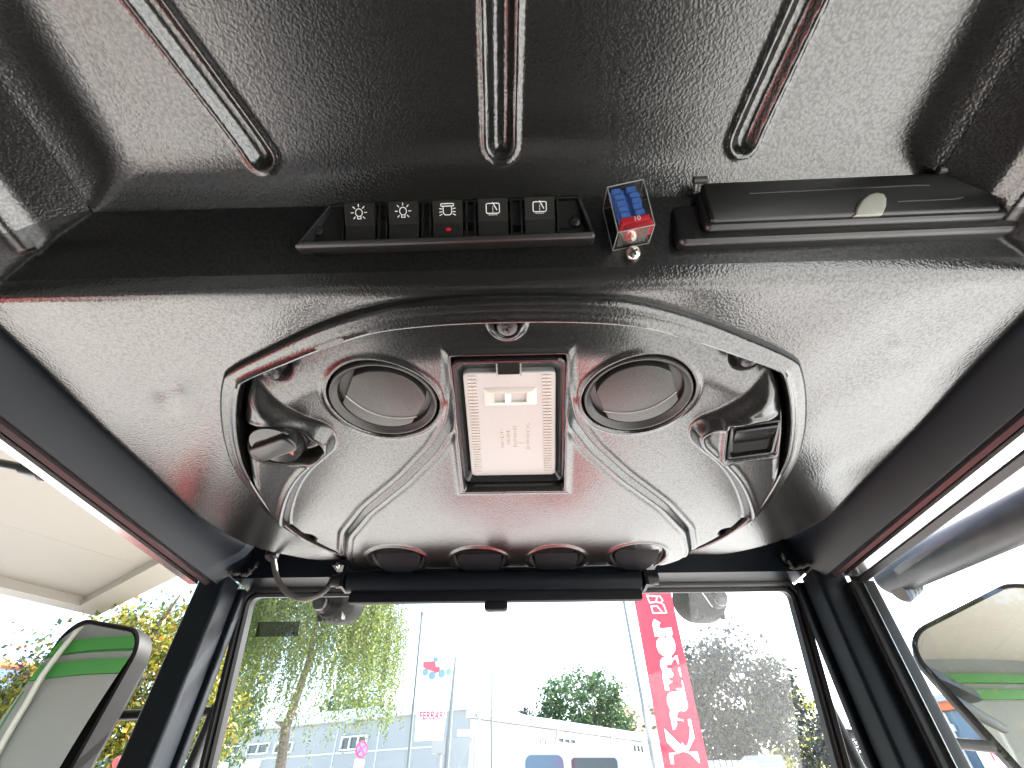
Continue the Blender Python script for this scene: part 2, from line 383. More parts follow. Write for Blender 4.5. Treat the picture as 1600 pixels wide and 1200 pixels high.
# showroom on the right
A = far(1435, 1090, 13); B = far(1760, 1062, 12.6)
Ms, L = wall_frame((A.x, A.y, 0), (B.x, B.y, 0))
ht = hit(1480, 1086, Ms).z; h2 = hit(1480, 1097, Ms).z; h3 = hit(1480, 1110, Ms).z
t = thing('showroom', 'low showroom with orange brown fascia and blue glazing outside the right window', 'showroom', Ms)
b = MB(Ms); b.box((L / 2 + .3, 3, (ht + h2) / 2), (L + 1, 6.4, ht - h2)); b.build('roof', M_['pipe'], t)
b = MB(Ms); b.box((L / 2 + .3, 3, (h2 + h3) / 2), (L + .8, 6.1, h2 - h3 - .004)); b.build('fascia', M_['orangeband'], t)
b = MB(Ms); b.box((L / 2 + .3, 3.1, h3 / 2), (L + .7, 6, h3 - .004)); b.build('wall', M_['bluewin'], t)
xw = hit(1490, 1150, Ms).x
b = MB(Ms)
for dx in (0, .22): b.box((xw - dx, .03, h3 / 2), (.06, .12, h3 - .05))
b.box((xw - .28, .0, h3 - .25), (.7, .16, .10)); b.build('window', M_['winframe'], t)
p0 = hit(1519, 1160, Ms)
b = MB(Ms); b.slab(rrect(p0.x, p0.x + 2.1, p0.z - 1.4, p0.z, .01), 0, .03, 0, M=T(0, -.02, 0) @ RX(R(90)))
sg = tag(b.build('sign_board', M_['signpaper'], None, Ms), 'pale board of opening hours in red print on the blue showroom glazing', 'sign')
for i, (tx, sz) in enumerate((('Neue Öffnungszeiten', .21), ('Montag', .21))):
    V, F = text_mesh(tx, sz, .002, 'LEFT'); b = MB(Ms); b.add(V, F, T(p0.x + .16 + .17 * i, -.056, p0.z - .20 - .29 * i) @ RX(R(90)))
    b.build('lettering', M_['signtext'], sg, smooth=False)

# ================================================================== TREES
def leaves(P, size, droop=0, seed=0, aspect=.55):
    r = np.random.default_rng(seed); N = len(P)
    d = r.normal(size=(N, 3)); d[:, 2] -= droop; d /= np.linalg.norm(d, axis=1)[:, None]
    q = r.normal(size=(N, 3)); s = np.cross(d, q); s /= np.linalg.norm(s, axis=1)[:, None]
    sz = size * r.uniform(.6, 1.35, N)[:, None]; d = d * sz; s = s * sz * aspect
    V = np.stack([P - d * .5, P + s * .5 - d * .05, P + d * .5, P - s * .5 - d * .05], 1).reshape(-1, 3)
    return V, np.arange(4 * N).reshape(-1, 4)
def limbs(mb, base, top, r0, n, spread, seed, lean=None):
    r = random.Random(seed); base, top = Vector(base), Vector(top)
    path = [base.lerp(top, k / 5) + Vector((r.uniform(-.04, .04), r.uniform(-.04, .04), 0)) * (top - base).length * .35 * (k > 0) for k in range(6)]
    mb.tube(path, [r0 * (1 - .13 * k) for k in range(6)], 10)
    ends = []
    for i in range(n):
        s = path[2 + i % 4]; a = r.uniform(0, 6.28); l = spread * r.uniform(.55, 1.0)
        e = s + Vector((math.cos(a) * l, math.sin(a) * l, l * r.uniform(.25, .9))); m = s.lerp(e, .5) + Vector((0, 0, .08 * l))
        mb.tube([s, m, e], [r0 * .42, r0 * .28, r0 * .08], 6); ends.append(e)
    return ends
def crown(c, rad, nclump, per, seed, squash=.85):
    r = np.random.default_rng(seed); out = []
    for k in range(nclump):
        d = r.normal(size=3); d /= np.linalg.norm(d); rr = r.uniform(.35, 1.0) ** .6
        p = np.array(c) + d * rad * rr * np.array([1, 1, squash]); cr = rad * r.uniform(.14, .30)
        out.append(p + r.normal(size=(int(per * r.uniform(.5, 1.4)), 3)) * cr * np.array([.6, .6, .45]))
    return np.concatenate(out)
def tree(name, label, x, y, zc, rad, material, lsize, nclump, per, seed, group=None, squash=.9, trunk=.16, droop=.2):
    M = T(x, y, GZ); t = thing(name, label, 'tree', M, group)
    b = MB(); limbs(b, (x, y, GZ), (x, y, zc + rad * .3), trunk, 9, rad * .75, seed); b.build('trunk', M_['bark'], t)
    V, F = leaves(crown((x, y, zc), rad, nclump, per, seed, squash), lsize, droop, seed)
    np_mesh('crown', V, F, material, t, smooth=False)
    return t
LF = dict(
    willow=leaf('willow_leaf', [(.055, .09, .018), (.11, .15, .03), (.16, .185, .045), (.075, .11, .04)], .5),
    rowan=leaf('rowan_leaf', [(.022, .045, .008), (.06, .085, .01), (.15, .14, .015), (.19, .15, .012), (.075, .10, .01)], .45),
    berry=leaf('orange_berry', [(.34, .10, .012), (.40, .16, .02)], .05),
    green=leaf('green_leaf', [(.025, .06, .02), (.055, .10, .03), (.04, .07, .04)], .4),
    purple=leaf('purple_leaf', [(.010, .014, .016), (.030, .030, .038), (.06, .070, .045), (.018, .026, .020)], .25),
    yellow=leaf('yellow_green_leaf', [(.12, .14, .012), (.23, .22, .02), (.17, .17, .025)], .5))
# weeping birch
bx, by = -4.75, 12.1
t = thing('weeping_birch', 'weeping birch with hanging yellow green strands in front of the blue warehouse', 'tree', T(bx, by, GZ))
b = MB(); topp = (-5.02, 12.0, 3.9)
ends = limbs(b, (bx - .12, by, GZ), topp, .15, 4, .45, 5)
for k in range(7):
    a = k * .9; e = Vector((topp[0] + math.cos(a) * 1.2, topp[1] + math.sin(a) * 1.1, topp[2] + .7)); b.tube([topp, Vector(topp).lerp(e, .5) + Vector((0, 0, .25)), e], [.05, .03, .01], 6)
b.build('trunk', M_['bark'], t)
pts = []; r = np.random.default_rng(3)
for k in range(1900):
    a = r.uniform(0, 6.283); q = math.sqrt(r.uniform(0, 1)); R0 = 2.3
    x = -5.05 + math.cos(a) * q * R0; y = 12.0 + math.sin(a) * q * R0 * .9
    z1 = 5.25 - 1.5 * q ** 2.2 + r.uniform(-.4, .2); L_ = r.uniform(.5, 1.2) + (1.5 * r.uniform(.2, 1) if q > .45 else 0)
    if x < -5.3: L_ *= 1.15
    n_ = int(L_ / .034); zz = np.linspace(0, L_, n_)
    sx, sy = r.uniform(-.1, .1, 2)
    p = np.stack([x + sx * zz + r.normal(0, .025, n_), y + sy * zz + r.normal(0, .025, n_), z1 - zz], 1); pts.append(p)
V, F = leaves(np.concatenate(pts), .062, .8, 4, .5); np_mesh('crown', V, F, LF['willow'], t, smooth=False)
# rowan with berries, left
P = far(215, 1030, 8.3)
t = thing('rowan_tree', 'dense rowan tree in yellow green leaf with orange berries left of the cab post', 'tree', T(P.x, P.y, GZ))
b = MB(); limbs(b, (P.x, P.y, GZ), (P.x, P.y, 1.6), .13, 14, 1.3, 8); b.build('trunk', M_['bark'], t)
cc = crown((P.x, P.y + .2, .98), 1.28, 170, 180, 21, 1.0)
V, F = leaves(cc, .075, .5, 5, .45); np_mesh('crown', V, F, LF['rowan'], t, smooth=False)
bc = crown((P.x, P.y + .1, .98), 1.28, 130, 30, 22, 1.0); bc = bc[rng.permutation(len(bc))[:650]]
V, F = leaves(bc, .05, 0, 6, .9); np_mesh('berries', V, F, LF['berry'], t, smooth=False)['kind'] = 'stuff'
P = far(40, 1050, 12)
P = far(45, 1085, 14)
tree('tall_grey_tree', 'thin grey leaved tree at the left edge in front of the slate roof', P.x, P.y, P.z - .2, 1.05, LF['purple'], .1, 45, 45, 31)
P = far(550, 1115, 34); tree('round_green_tree', 'rounded bright green tree behind the blue warehouse roof', P.x, P.y, P.z - .6, 2.1, LF['green'], .2, 90, 70, 41)
P = far(912, 1112, 40); tree('broad_green_tree', 'broad dark green tree rising behind the white hall roof', P.x, P.y, P.z - .2, 3.1, LF['green'], .28, 120, 80, 42)
P = far(828, 1114, 44); tree('distant_treetop', 'small distant treetop just above the hall roof', P.x, P.y, P.z - .7, 1.3, LF['purple'], .25, 25, 40, 43)
P = far(1138, 1095, 17); tree('purple_maple', 'large dusky purple maple right of the red banner', P.x, P.y, P.z + .05, 1.75, LF['purple'], .15, 150, 90, 44, trunk=.14)
P = far(1235, 1140, 24); tree('yellow_tree', 'bright yellow green tree beside the purple maple', P.x, P.y, P.z - .1, 1.35, LF['yellow'], .13, 70, 70, 45, squash=1.3)
P = far(1283, 1150, 22); tree('small_purple_tree', 'smaller dusky purple tree beside the right windscreen post', P.x, P.y, P.z - .3, 1.25, LF['purple'], .12, 70, 60, 46)
P = far(1380, 1190, 20); tree('roadside_tree', 'dusky tree seen in the gap between the right posts', P.x, P.y, P.z - .5, 1.2, LF['purple'], .12, 50, 60, 47)
P = far(370, 1100, 22); tree('green_backdrop_tree', 'leafy green tree filling in behind the weeping birch', P.x - 1, P.y, P.z - .6, 1.8, LF['green'], .14, 80, 70, 48)
P = far(245, 945, 15); tree('blue_green_tree', 'blue green tree behind the rowan below the canopy rim', P.x + .3, P.y, P.z - 1.9, 2.0, LF['green'], .13, 80, 70, 49)

# ================================================================== FLAGS, POLES, SIGNS, VEHICLES
def pole(name, label, a, bb, r0, r1, m='pole', cat='pole', group=None):
    d = (bb - a); foot = a + d * ((GZ - a.z) / d.z)
    t = MB(T(foot.x, foot.y, GZ)); t.tube([Vector((0, 0, 0)), bb - Vector((foot.x, foot.y, GZ))], [r0, r1], 12)
    t.lathe([(r1 * 1.2, -.05), (r1 * 1.8, 0), (r1 * 1.6, .05), (.002, .08)], 10, T(*(bb - Vector((foot.x, foot.y, GZ)))))
    o = tag(t.build(name, M_[m], None, T(foot.x, foot.y, GZ)), label, cat, group); return o
pole('flag_pole', 'slim flag pole carrying the white banner', far(637, 1200, 14), far(659, 960, 14), .04, .025)
pole('flag_pole', 'pale flag pole carrying the red banner', far(1022, 1197, 9), far(972, 925, 9), .035, .025)
pole('flag_pole', 'bare thin pole rising in the middle of the windscreen', far(768, 1200, 15), far(767, 850, 15), .028, .02)
pole('street_lamp', 'dark tapering lamp post right of the white banner', far(697, 1200, 16), far(716, 975, 16), .10, .03, 'pole', 'lamp post')
a = far(718, 940, 16); c = far(715, 972, 16)
# banners: a cloth sheet with soft folds
def banner(name, label, cat, TL, TR, BL, BR, m, amp, thick=.006, nx=26, ny=80):
    TL, TR, BL, BR = map(Vector, (TL, TR, BL, BR)); nrm = (TR - TL).cross(BL - TL).normalized()
    if nrm.y > 0: nrm = -nrm
    V = []; F = []
    def P(u, v): 
        p = TL.lerp(TR, u).lerp(BL.lerp(BR, u), v)
        return p + nrm * (amp * math.sin(u * 7 + v * 5) * u + amp * .6 * math.sin(v * 13 + u * 3) * u)
    for side in (0, 1):
        for j in range(ny + 1):
            for i in range(nx + 1): V.append(tuple(P(i / nx, j / ny) - nrm * thick * side))
    N = (nx + 1) * (ny + 1)
    for j in range(ny):
        for i in range(nx):
            q = j * (nx + 1) + i; F.append((q, q + 1, q + nx + 2, q + nx + 1)); F.append((N + q, N + q + nx + 1, N + q + nx + 2, N + q + 1))
    for j in range(ny):
        for i in (0, nx): q = j * (nx + 1) + i; F.append((q, q + nx + 1, N + q + nx + 1, N + q))
    b = MB(); b.v = V; b.f = F
    o = tag(b.build(name, M_[m], None, T(*TL)), label, cat)
    return o, P, nrm
def on_cloth(mb, P, nrm, V, F, off=.004):
    mb.add([tuple(P(x, y) + nrm * off) for x, y, *_ in V], F)
TL, TR, BL, BR = far(985, 905, 9), far(1043, 902, 9), far(1042, 1225, 9), far(1113, 1222, 9)
o, P_, nr = banner('banner', 'tall red banner with white upright lettering right of the middle', 'banner', TL, TR, BL, BR, 'banner', .03)
hgt = (BL - TL).length; wid = (TR - TL).length
V, F = text_mesh('Kramer', 1, .055)
xs = [v[0] for v in V]; ys = [v[1] for v in V]; x0, x1, y0, y1 = min(xs), max(xs), min(ys), max(ys)
b = MB(); on_cloth(b, P_, nr, [(.17 + .66 * ((y1 - v[1]) / (y1 - y0)), .925 - .685 * (v[0] - x0) / (x1 - x0)) for v in V], F)
b.build('lettering', M_['white'], o, smooth=False)
b = MB()
K = [[(400, 685), (560, 700), (530, 775), (425, 785), (400, 685)], [(445, 925), (435, 835), (530, 830), (600, 925), (445, 925)],
     [(560, 700), (610, 700), (640, 760), (600, 790), (640, 820), (660, 930), (600, 925)], [(530, 775), (600, 790)]]
for k in K:
    m2 = MB(); ribbon(m2, [((x - 400) / 260, (y - 685) / 245) for x, y in k], .07)
    on_cloth(b, P_, nr, [(.36 + .42 * v[0], .105 + .105 * v[1]) for v in m2.v], m2.f)
b.build('emblem', M_['white'], o, smooth=False)
TL, TR, BL, BR = far(660, 945, 14), far(722, 950, 14), far(648, 1158, 14), far(692, 1156, 14)
o, P_, nr = banner('banner', 'white banner printed with a small tractor and red lettering', 'banner', TL, TR, BL, BR, 'bannerwhite', .05)
V, F = text_mesh('FERRARI', 1, .02); xs = [v[0] for v in V]; ys = [v[1] for v in V]; x0, x1, y0, y1 = min(xs), max(xs), min(ys), max(ys)
b = MB(); on_cloth(b, P_, nr, [(.12 + .82 * (v[0] - x0) / (x1 - x0), .865 - .055 * (v[1] - y0) / (y1 - y0)) for v in V], F); b.build('lettering', M_['signred'], o, smooth=False)
def prints(name, m, shapes):
    for s in shapes:
        b = MB(); on_cloth(b, P_, nr, s, [tuple(range(len(s)))], .005); b.build(name, M_[m], o, smooth=False)
E_ = lambda x, y, a, bb: ell(x, y, a, bb, 16)
prints('tractor_print', 'printred', [[(.12, .46), (.45, .45), (.5, .50), (.42, .53), (.12, .50)], [(.58, .43), (.86, .46), (.86, .49), (.6, .47)], [(.42, .50), (.6, .49), (.62, .53), (.45, .545)]])
prints('wheel_print', 'teal', [E_(.20, .535, .09, .028), E_(.40, .56, .10, .03), E_(.68, .545, .10, .032), E_(.88, .53, .08, .026), [(.40, .42), (.52, .42), (.52, .455), (.40, .455)]])
# no stopping sign and give way sign (seen from behind), feeder box
P = far(565, 1171, 14)
t = thing('no_stopping_sign', 'small round red and blue no stopping sign on a thin pole', 'sign', T(P.x, P.y, GZ))
Mq = T(P.x, P.y, P.z) @ RZ(R(48)) @ RX(R(90)) @ Matrix.Scale(.8, 4)
b = MB(); b.tube([(P.x, P.y + .03, GZ), (P.x, P.y + .03, P.z + .1)], .025, 8); b.build('post', M_['pole'], t)
b = MB(Mq); b.lathe([(.20, -.01), (.20, .006)], 28); pl = b.build('disc', M_['signred'], t)
b = MB(Mq)
b.lathe([(.15, .007), (.15, .011)], 28); b.build('centre', M_['signblue'], pl)
b = MB(Mq); ribbon(b, [(-.11, .11), (.11, -.11)], .045, .013); ribbon(b, [(-.11, -.11), (.11, .11)], .045, .0135); b.build('cross', M_['signred'], pl, smooth=False)
b = MB(Mq); b.box((0, -.32, 0), (.3, .2, .01)); b.build('plate', M_['white'], t)
P = far(717, 1172, 18)
t = thing('give_way_sign', 'grey back of a downward pointing triangular sign by the lamp post', 'sign', T(P.x, P.y, GZ))
b = MB(); b.tube([(P.x, P.y + .04, GZ), (P.x, P.y + .04, P.z + .2)], .03, 8); b.build('post', M_['pole'], t)
b = MB(T(P.x, P.y, P.z) @ RX(R(90))); b.slab([(0, -.42), (.42, .30), (-.42, .30)], -.01, .01); b.build('plate', M_['pipe'], t)
b = MB(T(P.x, P.y, P.z) @ RX(R(90))); b.box((.22, .42, 0), (.6, .16, .012)); b.build('top_plate', M_['white'], t)
P = far(688, 1165, 16.2)
b = MB(T(P.x, P.y, GZ)); b.box((0, 0, P.z - GZ), (.42, .25, .34)); b.tube([(0, 0, 0), (0, 0, P.z - GZ)], .07, 8)
tag(b.build('box_on_post', M_['pipe'], None, T(P.x, P.y, GZ)), 'grey box on a post below the white banner', 'post box')
# white camper van and white container
P = far(885, 1190, 16); Mv = T(P.x, P.y, GZ) @ RZ(R(4))
t = thing('white_van', 'white high roofed van parked in front of the white hall', 'van', Mv)
b = MB(Mv); b.slab(rrect(-1.2, 1.25, .5, 3.52, .25), -.9, .9, .1, RX(R(90))); b.build('body', M_['whitewall'], t)
b = MB(Mv); b.slab(rrect(-1.15, -.2, 2.6, 3.3, .15), .9, .93, 0, RX(R(90))); b.build('windscreen', M_['bluewin'], t)
b = MB(Mv); b.slab(rrect(.0, 1.15, 2.75, 3.25, .08), .9, .92, 0, RX(R(90))); w_ = b.build('window', M_['window'], t)
for x in (-.75, .8):
    b = MB(Mv @ T(x, -.75, .36) @ RX(R(90))); b.lathe([(.36, -.1), (.36, .12), (.2, .14)], 20); b.build('wheel', M_['rubber'], t)
P = far(1195, 1190, 14); Mv = T(P.x, P.y, GZ) @ RZ(R(-12))
t = thing('container', 'pale blue site container with horizontal ribs under the purple maple', 'container', Mv)
b = MB(Mv); b.box((0, 1, 1.55), (.75, 2, 3.1)); b.build('body', M_['cladding'], t)
b = MB(Mv)
for z in (2.4, 2.7, 2.95): b.box((0, -.008, z), (.74, .016, .025))
b.build('rib', M_['pipe'], t)
P = far(1130, 1192, 13.5)
b = MB(T(P.x, P.y, GZ))
for k in range(9): b.box((-.4 + .13 * k, 0, 1.5), (.1, .05, 3.0))
b.box((.1, .05, 2.5), (1.1, .05, .1))
tag(b.build('wooden_fence', M_['pipe'], None, T(P.x, P.y, GZ)), 'grey board fence left of the pale container', 'fence')
# shelter and red machine low on the left
P = far(150, 1190, 6.5); Mv = T(P.x, P.y, GZ) @ RZ(R(35))
t = thing('glazed_shelter', 'greenish glazed shelter with white sloping bars below the rowan', 'shelter', Mv)
b = MB(Mv); b.loft([[(-1.4, .4, 1.6), (-1.4, .44, 1.6), (-1.4, 1.5, 2.55), (-1.4, 1.5, 2.5)], [(1.3, .4, 1.6), (1.3, .44, 1.6), (1.3, 1.5, 2.55), (1.3, 1.5, 2.5)]]); b.build('roof', M_['shelter'], t)
for k in range(5):
    x = -1.3 + .6 * k; b = MB(Mv); b.tube([(x, .42, 0), (x, .38, 1.6), (x, 1.5, 2.6)], .03, 6); b.build('bar', M_['white'], t)
P = far(152, 1190, 5.2); Mv = T(P.x, P.y, GZ) @ RZ(R(30))
t = thing('red_loader', 'red compact machine with raised arm under the rowan', 'machine', Mv)
b = MB(Mv); b.slab(rrect(-.5, .3, .5, 1.7, .2), -.35, .35, .08, RX(R(90))); b.build('body', M_['red'], t)
b = MB(Mv); b.tube([(-.2, 0, 1.5), (.1, 0, 2.1), (.16, 0, 2.3)], [.07, .05, .03], 10); b.tube([(.12, -.05, 2.3), (.2, .05, 2.36)], .035, 10); b.build('arm', M_['red'], t)
for sx in (-.4, .25):
    for sy in (-.4, .4):
        b = MB(Mv @ T(sx, sy, .35) @ RX(R(90))); b.lathe([(.35, -.1), (.35, .1), (.2, .12)], 18); b.build('wheel', M_['rubber'], t)
# unseen red machine, added on the left for its pink reflection in the roof
Mv = T(-2.75, 0, GZ)
t = thing('unseen_red_machine', 'low unseen red machine added for its pink reflection in the roof', 'unseen machine', Mv)
b = MB(Mv); b.slab(rrect(-.9, .85, .25, .75, .15), -.40, .40, .10, RZ(R(90)) @ RX(R(90))); b.build('deck', M_['red'], t)
for sy in (-.7, .65):
    for sx in (-.48, .48):
        b = MB(Mv @ T(sx, sy, .24) @ RY(R(90))); b.lathe([(.24, -.07), (.24, .07), (.13, .08)], 24); b.build('wheel', M_['rubber'], t)

# ================================================================== THE CAB
def beam(mb, out, axis, a, bb):         # outline in the plane across the axis
    if axis == 'y': rings = [[(x, k, z) for x, z in out] for k in (a, bb)]
    elif axis == 'x': rings = [[(k, y, z) for y, z in out] for k in (a, bb)]
    else: rings = [[(x, y, k) for x, y in out] for k in (a, bb)]
    mb.loft(rings)
PZ = .30                                # underside of the front headliner panel
fr = thing('cab_frame', 'black welded steel cab frame of roof rails, front beam and posts', 'cab frame', T(0, .72, GZ))
for s in (-1, 1):
    o = [(.425 * s, .312), (.4525 * s, .270), (.4545 * s, .2695), (.480 * s, .276), (.482 * s, .280), (.482 * s, .36), (.425 * s, .36)]
    b = MB(); beam(b, o, 'y', -.62, .742); b.build('roof_rail', M_['frame'], fr, ang=40)
    po = inset([(.4865 * s, .716), (.4430 * s, .716), (.4430 * s, .758), (.4865 * s, .758)][::s], 0)
    b = MB(); b.slab(rrect(min(.443 * s, .4865 * s), max(.443 * s, .4865 * s), .716, .762, .006, 3), -1.2, .284); b.build('pillar', M_['frame'], fr)
    b = MB(); b.slab(rrect(min(.436 * s, .468 * s), max(.436 * s, .468 * s), .762, .778, .004, 3), -1.1, .280); b.build('inner_post', M_['frame'], fr)
    b = MB(); r = random.Random(5 + s)
    pth = [Vector((s * (.447 - .004 * k), .708 + .002 * k, .288 - .0003 * k)) for k in range(8)] + [Vector((s * (.415 - .001 * k), .722, .288 + .002 * k)) for k in range(10)]
    pth = [p + Vector((r.uniform(-.002, .002), r.uniform(-.002, .002), r.uniform(-.002, .002))) for p in pth]
    b.tube(pth, [r.uniform(.002, .0042) for _ in pth], 7); 
    b.tube([(s * .485, .712, .281), (s * .47, .709, .283), (s * .455, .711, .281)], [.003, .005, .003], 7)
    b.build('weld_bead', M_['weld'], fr)
b = MB(); b.slab(rrect(-.445, .445, .284, .335, .008, 3), -.775, -.728, 0, RX(R(90))); b.build('front_beam', M_['frame'], fr)
b = MB(); b.box((0, -.60, .32), (.9, .04, .05)); b.build('rear_beam', M_['frame'], fr)
for s in (-1, 1):
    b = MB(); b.box((s * .46, -.60, -.45), (.045, .045, 1.5)); b.build('rear_pillar', M_['frame'], fr)
# cab body below the view: floor, dash, seat, bonnet (they are what the glossy roof mirrors)
b = MB(); b.box((0, .1, -1.24), (.96, 1.45, .06)); tag(b.build('cab_floor', M_['floor']), 'dark rubber floor of the cab', 'floor')
b = MB(); b.slab(rrect(.46, .84, -1.2, -.5, .06), -.36, .36, .04, M=frame((0, 0, 0), (0, 1, 0), (0, 0, 1), (1, 0, 0))); tag(b.build('dashboard', M_['smooth']), 'dark moulded dashboard under the windscreen', 'dashboard')
b = MB(); b.slab(rrect(-.24, .24, -.42, .10, .06), -.85, -.72, .04); sq = tag(b.build('seat', M_['seat']), 'black vinyl driver seat', 'seat')
b = MB(); b.slab(rrect(-.24, .24, -.74, -.2, .08), .40, .50, .04, RX(R(90))); b.build('backrest', M_['seat'], sq)
b = MB(); b.slab(rrect(-.36, .36, -1.30, -.80, .14), -2.05, -.98, .1, RX(R(90))); tag(b.build('tractor_bonnet', M_['red']), 'red tractor bonnet in front of the windscreen', 'bonnet')
for s_ in (-1, 1):  # unseen covers, added to darken the middle of the roof reflection
    b = MB(); b.slab(rrect(min(.30 * s_, .52 * s_), max(.30 * s_, .52 * s_), -.6, .50, .06), -1.2, -.70, .06)
    tag(b.build('fender_cover', M_['floor']), ('left' if s_ < 0 else 'right') + ' black wheel arch cover inside the cab', 'fender')
b = MB(); b.tube([(0, .56, -.62), (0, .40, -.42)], .05, 12); b.tube([(.17 * math.cos(k * .3), .37 + .11 * math.sin(k * .3), -.41 + .08 * math.sin(k * .3)) for k in range(22)], .016, 8); b.box((0, .37, -.41), (.3, .05, .03)); tag(b.build('steering_wheel', M_['smooth']), 'black steering wheel under the dashboard edge', 'steering wheel')
b = MB(); b.box((0, -.635, -.42), (.92, .02, 1.56)); tag(b.build('added_rear_wall', M_['floor']), 'unseen black wall added behind the seat to darken the roof reflections', 'wall')  # unseen solid wall, added to cut light and mirror black in the roof
b = MB(); b.slab(rrect(-.52, .52, -.62, .78, .12), .45, .52, .03); tag(b.build('cab_roof', M_['frame']), 'dark outer roof shell above the headliner', 'roof')  # unseen shell, added to keep sky light from leaking in

# ---------------------------------------------------------------- headliner
hl = thing('headliner', 'grained black plastic headliner with raised roof well and lower front panel', 'headliner', T(0, .21, PZ))
def hfun(X, Y):                          # height of the recessed rear part above the front panel
    aX = np.abs(X)
    hf = (.211 - Y) * (.06 / .038); hs = (.405 - aX) * (.036 / .039)
    hs = np.where(aX < .366, .036 + (.366 - aX) * (.024 / .036), hs)
    m = np.minimum(hf, hs); return (m + np.sqrt(m * m + 4 * .0034 ** 2)) / 2, hf, hs
ys = np.concatenate([np.linspace(-.62, -.02, 25), np.arange(0, .172, .003), [.173, .1755], np.arange(.178, .200, .003), np.arange(.2005, .2325, .0015), np.arange(.235, .556, .005),
                     .56 + .15 * np.sin(np.linspace(0, math.pi / 2, 36))])
ts = np.concatenate([np.linspace(0, .30, 80), np.linspace(.30, .42, 50)[1:]]) / .422
ts = np.unique(np.round(np.concatenate([ts, [.33 / .422, .366 / .422, .405 / .422, 1 - .0006, 1]]), 6)); ts = np.concatenate([-ts[:0:-1], ts])
def wid_(y): return .422 - .16 * (1 - np.sqrt(np.clip(1 - (np.clip(y - .56, 0, None) / .15) ** 2, 0, 1)))
Yg = np.repeat(ys[:, None], len(ts), 1); Xg = ts[None, :] * wid_(ys)[:, None]
h, hf, hs = hfun(Xg, Yg)
# rounded nose where the step meets the panel, rolled outer rim, soft swelling round the console
rn = .010; h_s = np.where(np.abs(Yg - .211) < rn * 2, 0, 0)
nose = np.exp(-((Yg - .2115) / .010) ** 2) * .0022 * (np.abs(Xg) < .40)
de = np.minimum((wid_(Yg) - np.abs(Xg)), (.7105 - Yg)); rr = .009
roll = np.where(de < rr, rr - np.sqrt(np.clip(rr ** 2 - (rr - np.clip(de, 0, rr)) ** 2, 0, None)), 0)
bead = np.exp(-((np.abs(Xg) - .369) / .0055) ** 2) * .006 * (Yg < .19)
wob = .0006 * np.sin(Xg * 23 + 1) * np.sin(Yg * 19) + .0005 * np.sin(Xg * 51 + Yg * 37)
dent = lambda cx, cy, a, s1, s2: np.exp(-(((Xg - cx) * math.cos(a) + (Yg - cy) * math.sin(a)) / s1) ** 2 - ((-(Xg - cx) * math.sin(a) + (Yg - cy) * math.cos(a)) / s2) ** 2)
dn = -.0016 * dent(-.325, .315, -.9, .02, .006) + .0014 * dent(-.315, .33, -.9, .02, .006) - .0014 * dent(.335, .285, .6, .016, .005) + .0014 * dent(.345, .296, .6, .016, .005)
crown_ = -.004 * np.exp(-((Yg - .33) / .10) ** 2) * S((np.abs(Xg) - .2) / .12) * S((.42 - np.abs(Xg)) / .05)
Zg = PZ + h - .2 * nose + np.where(Yg > .16, roll, 0) - bead * (h > .02) + (wob + dn) * S((Yg - .212) / .02)
ny, nx = Xg.shape
idx = np.arange(ny * nx).reshape(ny, nx)
ring_o = [(0, .2165), (.054, .2185), (.100, .2245), (.152, .241), (.200, .263), (.246, .287), (.262, .303), (.284, .346), (.304, .400), (.316, .457), (.317, .548), (.305, .60), (.278, .655), (.235, .700), (.205, .7125), (.15, .7155), (0, .717)]
ring_i = [(0, .2375), (.054, .239), (.104, .245), (.146, .259), (.186, .276), (.230, .296), (.243, .308), (.266, .353), (.285, .404), (.296, .450), (.302, .530), (.293, .588), (.268, .643), (.228, .690), (.200, .7035), (.15, .7075), (0, .709)]
def mirror(P): return P + [(-x, y) for x, y in P[-2:0:-1]]
RO, RI = catmull(mirror(ring_o), 10), catmull(mirror(ring_i), 10)
cx_, cy_ = (Xg[:-1, :-1] + Xg[1:, 1:]) / 2, (Yg[:-1, :-1] + Yg[1:, 1:]) / 2
ch, _, _ = hfun(cx_, cy_)
sR = sdf(cx_, cy_, RO[::2])
keep = (np.minimum(*hfun(cx_, cy_)[1:]) < .0600) & (sR < .010)
q = np.stack([idx[:-1, :-1], idx[1:, :-1], idx[1:, 1:], idx[:-1, 1:]], -1)
V = np.stack([Xg, Yg, Zg], -1).reshape(-1, 3)
isface = (cy_ < .2028) & (np.abs(cx_) < .40) & (cy_ > .17)
# outer skirt going up behind the frame
edge = np.concatenate([idx[:, 0], idx[-1, 1:-1], idx[::-1, -1]]); V2 = V[edge].copy(); V2[:, 2] += .03
n0 = len(V); V = np.concatenate([V, V2]); sk = np.array([[edge[i], edge[i + 1], n0 + i + 1, n0 + i] for i in range(len(edge) - 1)])
np_mesh('front_panel', V, np.concatenate([q[keep & ~isface], sk]), M_['liner'], hl)
np_mesh('switch_face', V, q[keep & isface], M_['face'], hl)
